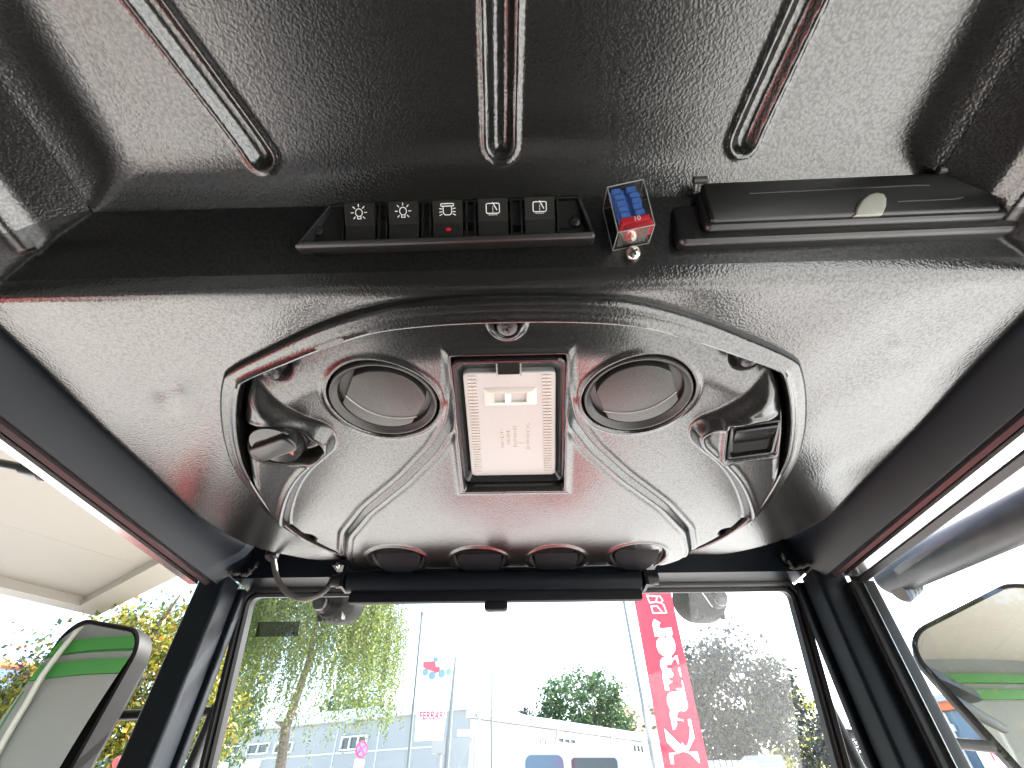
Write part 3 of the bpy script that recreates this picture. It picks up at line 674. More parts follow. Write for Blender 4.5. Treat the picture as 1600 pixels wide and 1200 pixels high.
# upper roof skin with three pressed grooves
ys = np.concatenate([np.linspace(-.60, -.02, 50), np.arange(-.01, .20, .0016)]); xs = np.arange(-.345, .3451, .0021)
Xg, Yg = np.meshgrid(xs, ys); aX = np.abs(Xg)
ef = np.clip(.173 - Yg, -.03, None); es = np.clip(.33 - aX, -.03, None)
pf = np.where(ef < 0, ef * 1.58, .020 * (1 - (1 - np.clip(ef / .045, 0, 1)) ** 2.2)); ps = np.where(es < 0, es * .667, .020 * (1 - (1 - np.clip(es / .052, 0, 1)) ** 2))
k_ = .006; hm = np.clip(.5 + .5 * (ps - pf) / k_, 0, 1); up = ps * (1 - hm) + pf * hm - k_ * hm * (1 - hm)
up = np.where((ef < 0) | (es < 0), np.minimum(pf, ps), up)
Zu = .3618 + up + .004 * (1 - (Xg / .33) ** 2) * S(ef / .06) + .0007 * np.sin(Xg * 17 + Yg * 11) * S(ef / .05)
for (xa, ya), (xb, yb), wr in (((-.222, .0465), (-.1855, .1465), .0100), ((.0020, .052), (-.0020, .1445), .0108), ((.197, .057), (.1825, .1460), .0098)):
    dx, dy = xb - xa, yb - ya; L_ = math.hypot(dx, dy); xa -= dx * 6; ya -= dy * 6; L_ *= 7; dx, dy = dx / math.hypot(dx, dy), dy / math.hypot(dx, dy)
    tt = np.clip((Xg - xa) * dx + (Yg - ya) * dy, 0, L_ - wr * .6); d = np.hypot(Xg - xa - tt * dx, Yg - ya - tt * dy)
    u = d / wr
    Zu += .0085 * (1 - S(u)) - .0022 * np.exp(-((u - 1.05) / .22) ** 2) - .0028 * np.exp(-(u / .28) ** 2)
ny, nx = Xg.shape; idx = np.arange(ny * nx).reshape(ny, nx)
q = np.stack([idx[:-1, :-1], idx[1:, :-1], idx[1:, 1:], idx[:-1, 1:]], -1).reshape(-1, 4)
np_mesh('upper_roof_skin', np.stack([Xg, Yg, Zu], -1).reshape(-1, 3), q, M_['liner'], hl)

# frames of reference: the sloping switch face (x right, y up, z to the eye) and the flat panel seen from below
_s = np.array([0, .038, -.06]); _s /= np.linalg.norm(_s)
FACE = frame((0, .173, .36), (1, 0, 0), tuple(-_s), (0, _s[2], -_s[1]))
def flat(x, y, z=PZ): return frame((x, y, z), (1, 0, 0), (0, -1, 0), (0, 0, -1))
def screw(M, r, parent, m='smooth', name='screw'):
    b = MB(M); b.lathe([(r, -.004), (r, .0006), (r * .92, .0016), (r * .6, .0024), (.0002, .0027)], 24); o = b.build(name, M_[m], parent)
    c = MB(M @ RZ(R(20)))
    for a in (0, 90): c.box((0, 0, .0024), (r * 1.0, r * .24, .0012), RZ(R(a)))
    c.build('cross_slot', M_['floor'], o)
    return o

# ---------------------------------------------------------------- overhead console
oc = thing('overhead_console', 'oval overhead console with air vents, lamp, knob and rocker switch', 'console', flat(0, .47))
K = [(0, .007), (.05, .001), (.14, -.0060), (.30, -.0085), (.52, -.0080), (.74, -.0095), (.88, -.0120), (.97, -.0115), (1.0, -.0085), (1.02, .0), (1.02, .030)]
rings = []
for k, dz in K:
    P = RO + (RI - RO) * k; rings.append([(p[0], p[1], PZ + dz * (1 - .25 * S((p[1] - .6) / .1))) for p in P])
b = MB(); b.loft(rings, cap=False); b.build('surround_ring', M_['liner'], oc, ang=60)
xs = np.arange(-.312, .3121, .0014); ys = np.arange(.232, .7141, .0014); X, Y = np.meshgrid(xs, ys); aX = np.abs(X)
RIh = RI[(RI[:, 0] >= -1e-6)]; top = RIh[RIh[:, 1] < .42]; top = top[np.argsort(top[:, 0])]
so_ = sdf(X, Y, RI[::2])
yr = np.interp(aX, top[:, 0], top[:, 1]); u = np.clip((Y - yr + .004) / .058, 0, 1)
gI = -.020 + .021 * (1 - (1 - u) ** 2) + .010 * S((Y - .34) / .32)
bell = np.array([(.285, .052), (.33, .056), (.37, .066), (.411, .088), (.465, .130), (.53, .189), (.59, .230), (.65, .249), (.72, .252)])
xb = np.interp(Y, bell[:, 0], bell[:, 1]); ker = np.ones(15) / 15
xb1 = np.convolve(np.pad(np.interp(ys, bell[:, 0], bell[:, 1]), 7, 'edge'), ker, 'valid'); xb = np.repeat(xb1[:, None], len(xs), 1); sl_ = np.gradient(xb1, ys)[:, None]
sb = (xb - aX) / np.sqrt(1 + sl_ ** 2)
fade = S((Y - .29) / .06)
gI += fade * (.0075 * S((sb + .001) / .011) + .0016 * np.exp(-((sb + .003) / .0032) ** 2) - .0012 * np.exp(-((sb - .012) / .003) ** 2))
lobe = catmull([(.236, .306), (.222, .335), (.204, .357), (.188, .370), (.183, .386), (.189, .405), (.205, .424), (.228, .447), (.250, .476), (.272, .515), (.290, .556), (.300, .60)], 6, False)
LB = np.concatenate([lobe, [(.40, .60), (.40, .29), (.25, .29)]])
sL = sdf(aX, Y, LB); wr = np.where(Y < .372, .024, .009); wr = .024 + (.009 - .024) * S((Y - .360) / .03)
gI += .0125 * S((sL + .002) / wr) + .0016 * np.exp(-((sL - wr) / .004) ** 2) * (Y > .36)
rim = np.clip(1 - so_ / .007, 0, 1.6); gI -= .012 * rim ** 2
gI -= .012 * S((Y - .692) / .016)
for sx in (-1, 1):
    for cx, cy, a in ((.2145 * sx, .2945, .017), (.284 * sx, .606, .011)):
        d = np.hypot(X - cx, Y - cy); gI = np.where(d < a * 1.5, gI + (-.004 - gI) * .0, gI); gI -= .007 * S((a * 1.15 - d) / (a * .5))
    d = np.hypot(X - .121 * sx, Y - .338)
    gv = .003
    k2 = S((.0532 - d) / .0025); gI = gI + .0022 * np.exp(-((d - .0545) / .0028) ** 2); gI = gI * (1 - k2) + (-.012) * k2
d = np.hypot(X * 1.0, (Y - .249) * 1.0); gI += .007 * S((.019 - d) / .007) * S((Y - .246) / .010); gI -= .010 * S((.011 - d) / .003)
lw = .0535 + .004 * (Y - .38) / .1; dl = np.minimum(lw - aX, np.minimum(Y - .2815, .4835 - Y)); gI += .0022 * np.exp(-((dl + .002) / .004) ** 2); gI = np.where(dl > -.0005, gI - .03 * S(dl / .003), gI)
def rotr(X, Y, cx, cy, a): return (X - cx) * math.cos(a) + (Y - cy) * math.sin(a), -(X - cx) * math.sin(a) + (Y - cy) * math.cos(a)
ux, uy = rotr(X, Y, .2445, .395, -.22); dr = np.minimum(.026 - np.abs(ux), .031 - np.abs(uy)); gI += .0018 * np.exp(-((dr + .002) / .0025) ** 2); gI -= .009 * S(dr / .004)
ux, uy = rotr(X, Y, -.238, .389, .25); dk = (1 - np.sqrt((ux / .046) ** 2 + (uy / .031) ** 2)) * .033; gI += .0015 * np.exp(-((dk + .001) / .003) ** 2); gI -= .016 * S(dk / .006)
BV = [(-.170, .661), (-.0535, .668), (.0565, .668), (.171, .660)]
for cx, cy in BV:
    d = np.hypot(X - cx, Y - cy); gI += .0015 * np.exp(-((d - .043) / .003) ** 2); gI = gI - .006 * S((.039 - d) / .003)
gI += .0004 * np.sin(X * 40 + 2) * np.sin(Y * 33)
def surf(x, y): i = int(round((y - ys[0]) / .0014)); j = int(round((x - xs[0]) / .0014)); return PZ - float(gI[i, j])
ny, nx = X.shape; idx = np.arange(ny * nx).reshape(ny, nx)
q = np.stack([idx[:-1, :-1], idx[1:, :-1], idx[1:, 1:], idx[:-1, 1:]], -1)
kp = so_[:-1, :-1] > -.0008; kp &= ~(dl[:-1, :-1] > .006)
np_mesh('fascia', np.stack([X, Y, PZ - gI], -1).reshape(-1, 3), q[kp], M_['insert'], oc)
screw(flat(0, .2500, PZ - .001), .0085, oc); screw(flat(-.2100, .2925, PZ - .0055), .0075, oc); screw(flat(.2075, .2885, PZ - .0055), .0075, oc)
screw(flat(-.284, .606, surf(-.284, .606) - .001), .006, oc); screw(flat(.284, .606, surf(.284, .606) - .001), .006, oc)
screw(flat(0, .694, PZ - .008), .005, oc)
# two round swivel vents
for sx, rot in ((-1, -28), (1, 22)):
    Mv = flat(.121 * sx, .338, PZ - .0005)
    b = MB(Mv); b.lathe([(.0508, -.012), (.0508, .0008), (.0500, .0020), (.0488, .0020), (.0466, -.0006), (.0440, -.0028), (.0432, -.0080), (.0002, -.0085)], 64, cap=False)
    vn = b.build('air_vent', M_['vent'], oc, ang=25)
    Mr = Mv @ RZ(R(rot)) @ RX(R(-5))
    def disc(r, lim, y0f, up):
        P = []
        for k in range(81):
            a = math.pi * k / 80; P.append((max(-lim, min(lim, r * math.cos(a))), r * math.sin(a)))
        return P
    rr_, lim = .0408, .0345
    arc = [(-lim + 2 * lim * k / 30, -.0035 - .0130 * (1 - ((-lim + 2 * lim * k / 30) / lim) ** 2)) for k in range(31)]
    upper = arc + [(lim * 1.0, .012)] + [(max(-lim, min(lim, rr_ * math.cos(R(a)))), rr_ * math.sin(R(a))) for a in range(24, 157, 4)] + [(-lim, .012)]
    b = MB(Mr); b.slab(upper, -.007, .0044, .0011); b.build('flap', M_['vent'], vn, ang=25)
    lower = [(max(-lim, min(lim, rr_ * math.cos(R(a)))), rr_ * math.sin(R(a))) for a in range(200, 341, 4)] + [(lim, -.002), (-lim, -.002)]
    b = MB(Mr); b.tube([(x, y, .0044) for x, y in arc], .0007, 6); b.build('louvre_highlight', M_['grey'], vn)  # pale grey line stands in for the highlight along the flap edge
    b = MB(Mr @ T(0, .001, 0) @ RX(R(6))); b.slab(lower, -.008, .0010, .0010); b.build('flap', M_['vent'], vn, ang=25)
# four small round outlets at the front edge, flaps turned down
for i, (cx, cy) in enumerate(BV):
    z = PZ - .0125; Mv = flat(cx, cy, z) @ RX(R(-8))
    b = MB(Mv); b.lathe([(.0425, -.008), (.0425, .001), (.041, .0028), (.0385, .0028), (.0350, .0005), (.0335, -.006), (.0002, -.0065)], 48, cap=False)
    vn = b.build('defrost_outlet', M_['vent'], oc, ang=25)
    Mt = Mv @ T(0, -.004, .0015) @ RX(R(-15)) @ RZ(R((-6, 4, -4, 6)[i]))
    P = [(.0315 * math.cos(R(a)), .006 + (.012 if a < 180 else .036) * math.sin(R(a))) for a in range(0, 360, 6)]
    b = MB(Mt); b.slab(P, -.003, .0025, .0008); b.build('flap', M_['darkvent'], vn, ang=25)
# roof lamp
lm = []
def lring(hw0, hw1, ya, yb, z, r=.008):
    P = rrect(-1, 1, ya, yb, r, 4); out = []
    for (x, y) in P: pass
    for cx, cy, a0, sgn in ((1, ya, -90, 1), (1, yb, 0, 1), (-1, yb, 90, -1), (-1, ya, 180, -1)):
        hw = hw0 if cy == ya else hw1; yc = ya + r if cy == ya else yb - r; xc = sgn * (hw - r)
        for k in range(5):
            a = R(a0 + 22.5 * k); out.append((xc + r * math.cos(a), yc + r * math.sin(a), z))
    return out
b = MB()
b.loft([lring(.0500, .0580, .2835, .4815, PZ + .012), lring(.0500, .0580, .2835, .4815, PZ - .0035), lring(.0492, .0572, .2845, .4805, PZ - .0050), lring(.0475, .0555, .2865, .4785, PZ - .0050),
        lring(.0435, .0500, .2985, .4715, PZ + .0010, .006), lring(.0425, .0490, .3005, .4705, PZ + .0030, .005)], cap=False)
ho = b.build('lamp_housing', M_['gloss'], oc, ang=25)
b = MB(flat(0, .2925, PZ - .0040) @ RX(R(-22)))
b.box((0, 0, .0006), (.019, .0135, .0016)); b.build('clip', M_['smooth'], ho)
b = MB(flat(0, .2925, PZ - .0040) @ RX(R(-22)))
for x in (-.0105, .0105): b.box((x, -.0015, .0008), (.0012, .0135, .0016))
b.build('clip_edge', M_['grey'], ho)
b = MB(); b.loft([lring(.0418, .0480, .3012, .4698, PZ + .004, .005), lring(.0418, .0480, .3012, .4698, PZ - .0016, .005), lring(.0410, .0472, .3020, .4690, PZ - .0024, .005)])
le = b.build('lens', M_['lens'], oc, ang=25)
b = MB(); r = random.Random(4)
def lhw(y): return .0418 + .0062 * (y - .301) / .169
for s in (-1, 1):
    b = MB()
    for k in range(34):
        y = .306 + .0047 * k
        for j in (0, 1):
            x = s * (lhw(y) - .006 - .0045 * j); b.box((x, y, PZ - .0026), (.0034, .0026, .0014))
    b.build('prism_row', M_['lens2'], le, smooth=False)
b = MB(flat(0, .3335, PZ - .0025)); o1 = rrect(-.022, .022, -.010, .010, .002)
b.loft([[(x, y, 0) for x, y in rrect(-.025, .025, -.0125, .0125, .002)], [(x, y, .0018) for x, y in rrect(-.021, .021, -.009, .009, .002)], [(x, y, .0018) for x, y in rrect(-.0155, .0155, -.0065, .0065, .001)], [(x, y, -.0006) for x, y in rrect(-.0148, .0148, -.0058, .0058, .001)]], cap=False)
b.build('switch_surround', M_['lens2'], le)
b = MB(flat(-.002, .3335, PZ - .0022)); b.box((0, 0, .0010), (.0055, .0115, .0028)); b.build('slide_switch', M_['white'], le)
b = MB(flat(-.002, .3335, PZ - .0020)); b.box((0, 0, -.0003), (.029, .0112, .0006)); b.build('switch_slot', mat('lens_slot', (.30, .26, .22), .4), le)
b = MB()
for i, (x, y0, n_) in enumerate(((-.010, .385, 8), (-.0035, .388, 6), (.0035, .380, 9), (.017, .376, 11))):
    for k in range(n_):
        y = y0 + .0042 * k; h_ = r.uniform(.0022, .004)
        b.box((x, y, PZ - .00265), (h_, .0009, .0005)); 
        if r.random() < .7: b.box((x + h_ * r.choice((-.45, 0, .45)), y + .0012, PZ - .00265), (.0008, .0024, .0005))
V, F = text_mesh('3', .009); b.add(V, F, flat(.010, .408, PZ - .0029) @ RZ(R(-90)))
b.build('relief_marks', mat('lens_marks', (.48, .44, .38), .3), le, smooth=False)
# fan knob in its pocket
Mk = flat(-.236, .383, PZ - .0065) @ RZ(R(24)) @ RX(R(-6))
b = MB(Mk); b.lathe([(.029, -.010), (.0285, .0), (.0275, .002), (.0265, .0035), (.0260, .0115), (.0250, .0135), (.0002, .0145)], 40); kn = b.build('rotary_knob', M_['gloss'], oc, ang=30)
b = MB(Mk); b.slab([(x, y) for x, y in rrect(-.0268, .0268, -.0105, .0105, .009)], .006, .0195, .003); b.build('grip', M_['smooth'], kn)
b = MB(Mk); b.slab([(.0045 + .004, -.017), (.0135, -.0125), (.0115, -.0085), (.0070, -.0110)],   .0140, .0149); b.build('pointer_mark', M_['orange'], kn)
# rocker switch in its pocket
Ms_ = flat(.2445, .395, PZ - .0075) @ RZ(R(12.6))
b = MB(Ms_)
b.loft([[(x, y, -.01) for x, y in rrect(-.0235, .0235, -.0285, .0285, .004)], [(x, y, .006) for x, y in rrect(-.0235, .0235, -.0285, .0285, .004)], [(x, y, .0072) for x, y in rrect(-.0225, .0225, -.0275, .0275, .004)],
        [(x, y, .0066) for x, y in rrect(-.0205, .0205, -.0255, .0255, .003)], [(x, y, -.004) for x, y in rrect(-.0200, .0200, -.0250, .0250, .003)]], cap=False)
rk = b.build('rocker_switch', M_['gloss'], oc)
b = MB(Ms_ @ T(0, 0, 0)); rings = [[(x, y, z) for y, z in ((-.0240, -.004), (-.0240, .0015), (-.0205, .0028), (-.004, .0022), (.006, .0055), (.022, .0095), (.0240, .0085), (.0240, -.004))] for x in (-.0190, .0190)]
b.loft(rings); b.build('rocker_key', M_['gloss'], rk, ang=15)
b = MB(Ms_)
for k in range(9): b.box((0, -.0215 + .0019 * k, .0030 - .00003 * k), (.034, .0009, .0014))
b.build('ribbed_grip', M_['key'], rk)

# ---------------------------------------------------------------- switch panel on the sloping face
F0 = FACE
sp = thing('switch_panel', 'black panel of five rocker switches with white symbols under the roof edge', 'switch panel', F0 @ T(-.05, -.022, 0))
skew = [(-.1625, -.0430), (.0715, -.0400), (.0605, .0035), (-.1375, .0000)]
def rpoly(P, r, n=4):
    out = []
    for i in range(len(P)):
        a, p, c = Vector(P[i - 1]), Vector(P[i]), Vector(P[(i + 1) % len(P)]); d1 = (a - p).normalized(); d2 = (c - p).normalized()
        s0, s1 = p + d1 * r, p + d2 * r
        for k in range(n + 1):
            t = k / n; q_ = s0 * (1 - t) ** 2 + p * 2 * t * (1 - t) + s1 * t * t; out.append((q_.x, q_.y))
    return out
plate = [(-.1600, -.0400), (.0695, -.0400), (.0695, .0005), (-.1600, .0005)]
# the plate is rectangular; it sits slightly turned on the face and stands proud at its lower edge
Mp = F0 @ RZ(R(.6))
b = MB(Mp); o_ = rpoly([(-.1600, -.0395), (.0690, -.0395), (.0600, .0020), (-.1385, .0020)], .004)
def wz(y): return .0085 * S((-.010 - y) / .027) if y < -.012 else 0.0
b.loft([[(x, y, -.004) for x, y in o_]] + [[(x, y, z + (float(wz(y)) if d < .0045 else 0)) for x, y in inset(o_, d)] for d, z in ((0, .0015), (.0006, .0032), (.0018, .0048), (.0034, .0054), (.0042, .0050), (.0050, .0026), (.012, .0024))])
b.build('bezel', M_['smooth'], sp, ang=40)
for i, x in enumerate((-.1105, -.0768, -.0430, -.0085, .0270)):
    y0 = -.0188
    Mk = Mp @ T(x, y0, .0040)
    b = MB(Mk); b.loft([[(u_, v_, -.001) for u_, v_ in rrect(-.0148, .0148, -.0178, .0162, .0015)], [(u_, v_, .0032) for u_, v_ in rrect(-.0148, .0148, -.0178, .0162, .0015)], [(u_, v_, .0032) for u_, v_ in rrect(-.0132, .0132, -.0160, .0150, .001)], [(u_, v_, .0) for u_, v_ in rrect(-.0128, .0128, -.0156, .0146, .001)]], cap=False)
    rs = b.build('rocker_switch', M_['smooth'], sp)
    b = MB(Mk); prof = ((-.0150, -.002), (-.0150, .0022), (-.0138, .0030), (-.0022, .0040), (-.0010, .0048), (.0130, .0100), (.0142, .0092), (.0142, -.002))
    b.loft([[(u_, v_, z_) for v_, z_ in prof] for u_ in (-.0112, .0112)]); b.build('key', M_['key'], rs, ang=12)
    Ml = Mk @ T(0, .0062, .0078) @ RX(R(20.2)); b = MB(Ml); wl = .00062
    if i < 2:
        ribbon(b, ell(0, .0003, .0026, .0028, 20), wl, closed=True); ribbon(b, [(-.0013, -.0026), (-.0013, -.0042), (.0013, -.0042), (.0013, -.0026)], wl)
        for a in (0, 45, 90, 135, 180, 225, 315):
            ca, sa = math.cos(R(a)), math.sin(R(a)); ribbon(b, [(ca * .0042, .0003 + sa * .0043), (ca * .0060, .0003 + sa * .0061)], wl)
    elif i == 2:
        ribbon(b, rrect(-.0048, .0048, .0028, .0046, .0003, 1), wl, closed=True)
        ribbon(b, [(-.0032, .0028), (-.0032, -.0022), (-.0018, -.0036), (.0018, -.0036), (.0032, -.0022), (.0032, .0028)], wl)
        for s in (-1, 1):
            for k, dy in enumerate((.0008, -.0012, -.0030)): ribbon(b, [(s * .0042, dy), (s * .0060, dy - .0006 * k + .0003)], wl)
    else:
        ribbon(b, rrect(-.0050, .0050, -.0036, .0036, .0012, 3), wl * 1.1, closed=True); ribbon(b, [(0, .0042), (.0030, -.0012)], wl * 1.2)
        for k in range(4): ribbon(b, [(0, .0014 - .0012 * k), (0, .0010 - .0012 * k)], wl * .8)
        for k in range(5): ribbon(b, [(-.003 + .0014 * k, -.0047), (-.0026 + .0014 * k, -.0047)], wl * .9)
    b.build('symbol', M_['white'], rs, smooth=False)
    if i == 2:
        b = MB(Mk @ T(0, -.0078, .0036)); b.slab(rrect(-.0020, .0020, -.0012, .0012, .0008), 0, .0009, .0003); b.build('indicator_window', M_['red_led'], rs)
screw(Mp @ T(-.1450, -.0215, .003), .0042, sp); screw(Mp @ T(.0545, -.0210, .003), .0048, sp)

# ---------------------------------------------------------------- clear fuse box, its fuses and the screw below it
# top at the roof seam, leaning with the face
Mf = F0 @ T(.0935, -.0238, .001) @ Matrix(((1, -.33, 0, 0), (0, 1, 0, 0), (0, 0, 1, 0), (0, 0, 0, 1)))
fx = thing('fuse_box', 'small clear plastic box of blue and red blade fuses between the panels', 'fuse box', Mf)
def shell(mb, hx0, hx1, ylo, yhi, z0, z1, th):
    for (a, c) in (((-hx0, ylo), (hx0, ylo)), ((hx0, ylo), (hx0, yhi)), ((hx0, yhi), (-hx0, yhi)), ((-hx0, yhi), (-hx0, ylo))):
        a2 = (a[0] * hx1 / hx0, a[1]); c2 = (c[0] * hx1 / hx0, c[1])
        mb.quad((*a, z0), (*c, z0), (*c2, z1), (*a2, z1))
    mb.quad((-hx1, ylo, z1), (hx1, ylo, z1), (hx1, yhi, z1), (-hx1, yhi, z1))
b = MB(Mf); shell(b, .0138, .0130, -.0170, .0170, 0, .0290, 0); b.build('lid', M_['clearbox'], fx, smooth=False)
b = MB(Mf); Q = [(x, y, z) for x, y, z in ((-.0130, -.0170, .0290), (.0130, -.0170, .0290), (.0130, .0170, .0290), (-.0130, .0170, .0290))]; Q0 = [(x * 1.065, y, 0) for x, y, _ in Q]
for i in range(4):
    b.tube([Q[i], Q[(i + 1) % 4]], .00042, 6); b.tube([Q0[i], Q0[(i + 1) % 4]], .0004, 6); b.tube([Q[i], Q0[i]], .0004, 6)
b.build('box_edge', mat('clear_plastic_edge', (.20, .21, .20), .15), fx)
b = MB(Mf); b.box((0, -.0170 + .0010, .0145), (.0215, .0004, .023)); b.build('front_haze', glass('milky_plastic', (.80, .80, .78), 1.5, 3.0, .25), fx)
for i in range(7):
    y = .0140 - .0046 * i; rd = i >= 5
    Mq = Mf @ T(rnd.uniform(-.001, .001), y, .0150) @ RZ(R(rnd.uniform(-5, 5)))
    b = MB(Mq)
    if not rd: b.box((0, 0, .0035), (.0185, .0040, .0075)); b.box((-.0052, 0, .0088), (.0060, .0036, .0035)); b.box((.0052, 0, .0088), (.0060, .0036, .0035)); b.box((0, 0, -.004), (.014, .0008, .009))
    else: b.slab(rrect(-.0100, .0100, -.0024, .0024, .0006), -.004, .0105, .0006); b.box((0, 0, -.006), (.014, .0008, .006))
    o = b.build('blade_fuse', M_['fuse_r' if rd else 'fuse_b'], None, Mq)
    nm = ['uppermost', 'second', 'third', 'fourth', 'lowest'][i] if not rd else ''
    tag(o, ('red blade fuse marked 10 next to the blue ones in the clear box' if i == 5 else 'red blade fuse against the lower end of the clear box') if rd else f'{nm} blue blade fuse in the clear box', 'fuse', 'fuses in the clear box')
    if i == 5:
        V, F = text_mesh('10', .0052); c = MB(Mq); c.add(V, F, T(.001, .0002, .0108)); c.build('rating', M_['white'], o, smooth=False)
Msw = F0 @ T(.0972, -.0478, .0030)
b = MB(Msw); b.lathe([(.0058, -.004), (.0058, .0010), (.0050, .0024), (.003, .0032), (.0002, .0034)], 28); sc = tag(b.build('panel_screw', M_['steel'], None, Msw), 'shiny cross head screw just below the clear fuse box', 'screw')
c = MB(Msw @ RZ(R(30)))
for a in (0, 90): c.box((0, 0, .0031), (.0062, .0013, .0012), RZ(R(a)))
c.build('cross_slot', M_['floor'], sc)

# ---------------------------------------------------------------- ashtray style flap tray on the right
Mt = F0 @ T(.25, -.02, 0) @ RZ(R(1.0))
st = thing('flap_tray', 'wide black tray with hinged lid and pale grey thumb catch', 'tray', Mt)
b = MB(Mt); o_ = rrect(-.1205, .1290, -.0235, .0135, .006)
b.loft([[(x, y, -.004) for x, y in o_]] + [[(x, y, z + (.0075 if y < 0 else 0)) for x, y in inset(o_, d)] for d, z in ((0, .0002), (.0005, .0018), (.0016, .0034), (.0036, .0042))]); b.build('base', M_['smooth'], st)
b = MB(Mt); o_ = rrect(-.1020, .1190, -.0150, .0225, .005)
b.loft([[(x, y, .003) for x, y in o_]] + [[(x, y, z + (.0080 if y < 0 else 0)) for x, y in inset(o_, d)] for d, z in ((0, .0042), (.0005, .0058), (.0016, .0074), (.0034, .0080))]); b.build('rim', M_['smooth'], st)
b = MB(Mt); o_ = rrect(-.0985, .1130, -.0100, .0265, .003)
b.loft([[(x, y, .006) for x, y in o_]] + [[(x, y, z + (.0060 if y < 0 else 0)) for x, y in inset(o_, d)] for d, z in ((0, .0090), (.0004, .0102), (.0012, .0112), (.0026, .0116))]); ld = b.build('lid', M_['smooth'], st)
def lidz(y): return .0116 + .0060 * (1 - (y + .0084) / .0333)
b = MB(Mt)
b.tube([(x, y, lidz(y) + .0002) for x, y in ([(-.0655, .0125 + .0015)] + [(-.0655 - .011 * math.sin(R(a)), .0075 + .0065 * math.cos(R(a))) for a in range(0, 181, 20)] + [(.018, .0010)])], .00055, 6, cap=True)
b.tube([(x, y, lidz(y) + .0002) for x, y in ([(-.0655, .0140), (.060, .0150), (.068, .0143)])], .00055, 6)
b.tube([(x, y, lidz(y) + .0002) for x, y in ([(.040, .0010), (.082, .0012), (.088, .0022)])], .00055, 6)
b.build('moulded_line', M_['vent'], ld)
b = MB(Mt @ T(.0170, -.0040, .0155) @ RX(R(6))); b.slab([(-.0115, -.0060), (.0085, -.0060), (.0120, .0005), (.0128, .0060), (.0112, .0098), (.0065, .0112), (.0010, .0100), (-.0050, .0060), (-.0090, .0)], -.002, .0040, .0014)
b.build('thumb_catch', M_['grey'], ld)
for x in (-.1005, .0830):
    b = MB(Mt @ T(x, .0275, .0125)); b.tube([(-.005, 0, 0), (.005, 0, 0)], .0028, 10); b.build('hinge', M_['vent'], st)
screw(Mt @ T(-.1120, -.0020, .0035), .0045, st)

# ---------------------------------------------------------------- windscreen, seal, blind, work lamps, cable, sticker
WS0, WS1 = Vector((0, .782, .280)), Vector((0, 1.012, -.60))     # centre line of the sloping screen
wn = (WS1 - WS0).normalized(); WL = (WS1 - WS0).length
MW = frame(tuple(WS0), (1, 0, 0), tuple(-wn), tuple(Vector((1, 0, 0)).cross(-wn)))
ws = thing('windscreen', 'sloping front windscreen in a black rubber seal', 'windscreen', MW)
o_ = rrect(-.432, .432, -WL, -.004, .022, 6)
b = MB(MW); b.slab(o_, -.002, .002); b.M = MW
pn = MB(MW); pn.add([(x, y, 0) for x, y in o_], [tuple(range(len(o_)))]); pn.build('pane', M_['pane'], ws, smooth=False)
b = MB(MW); oo = rrect(-.447, .447, -WL - .015, .012, .03, 6)
b.loft([[(x, y, -.010) for x, y in oo], [(x, y, .006) for x, y in oo], [(x, y, .011) for x, y in inset(oo, .003)], [(x, y, .010) for x, y in inset(oo, .008)], [(x, y, .006) for x, y in inset(oo, .010)], [(x, y, .008) for x, y in inset(oo, .014)], [(x, y, .005) for x, y in inset(oo, .018)], [(x, y, -.010) for x, y in inset(oo, .018)]], cap=False)
b.build('seal', M_['rubber'], ws, ang=25)
b = MB(); b.box((0, .774, .2805), (.86, .004, .005)); b.build('trim_strip', M_['alu'], ws)
p = MW.inverted() @ on_plane(435, 983, WS0, MW.col[2].xyz)
b = MB(MW); b.slab(rrect(p.x - .0335, p.x + .0335, p.y - .0105, p.y + .0105, .0004), .0016, .0020); stk = tag(b.build('window_sticker', M_['smoke'], None, MW @ T(p.x, p.y, 0)), 'small smoked sticker on the upper left of the windscreen', 'sticker')
r = random.Random(2); b = MB(MW)
for k in range(8): b.box((p.x - .016 + .0058 * k, p.y + .001, .0024), (.0034, .0060 - .001 * (k % 3), .0003))
b.build('faded_lettering', glass('faded_print', (.62, .66, .62)), stk)

bl = thing('roller_blind', 'dark roller sun blind with pull tab across the windscreen top', 'sun blind', T(-.035, .70, .26))
b = MB(); b.tube([(-.247, .700, .2655), (.1775, .700, .2630)], .0155, 20); b.build('roller_tube', M_['frame'], bl)
b = MB(); b.M = Matrix.Identity(4); b.slab(rrect(-.2420, .1770, .2355, .2500, .003), -.706, -.697, .001, RX(R(90))); b.build('bottom_bar', M_['darkvent'], bl)
b = MB(); b.slab(rrect(-.0470, -.0140, .2240, .2365, .005), -.708, -.697, .002, RX(R(90))); b.build('pull_tab', M_['darkvent'], bl)
for s, x0, z0 in ((-1, -.252, .2655), (1, .1830, .2630)):
    b = MB(); b.box((x0 + s * .002, .702, z0 + .012), (.004, .03, .045)); b.box((x0 + s * .012, .705, z0 + .024), (.024, .026, .004)); b.build('bracket', M_['frame'], bl)
    b = MB(); b.tube([(x0, .700, z0 + .002), (x0 + s * .013, .700, z0 + .002)], .0105, 18); b.tube([(x0 + s * .013, .7, z0 + .002), (x0 + s * .021, .7, z0 + .002)], .0085, 14); b.build('end_cap', M_['rubber'], bl)
    b = MB(T(x0 + s * .014, .692, z0 + .0215) @ RX(R(90))); b.lathe([(.0042, 0), (.0042, .003), (.003, .0045), (.0002, .005)], 14); b.build('screw', M_['steel'], bl)

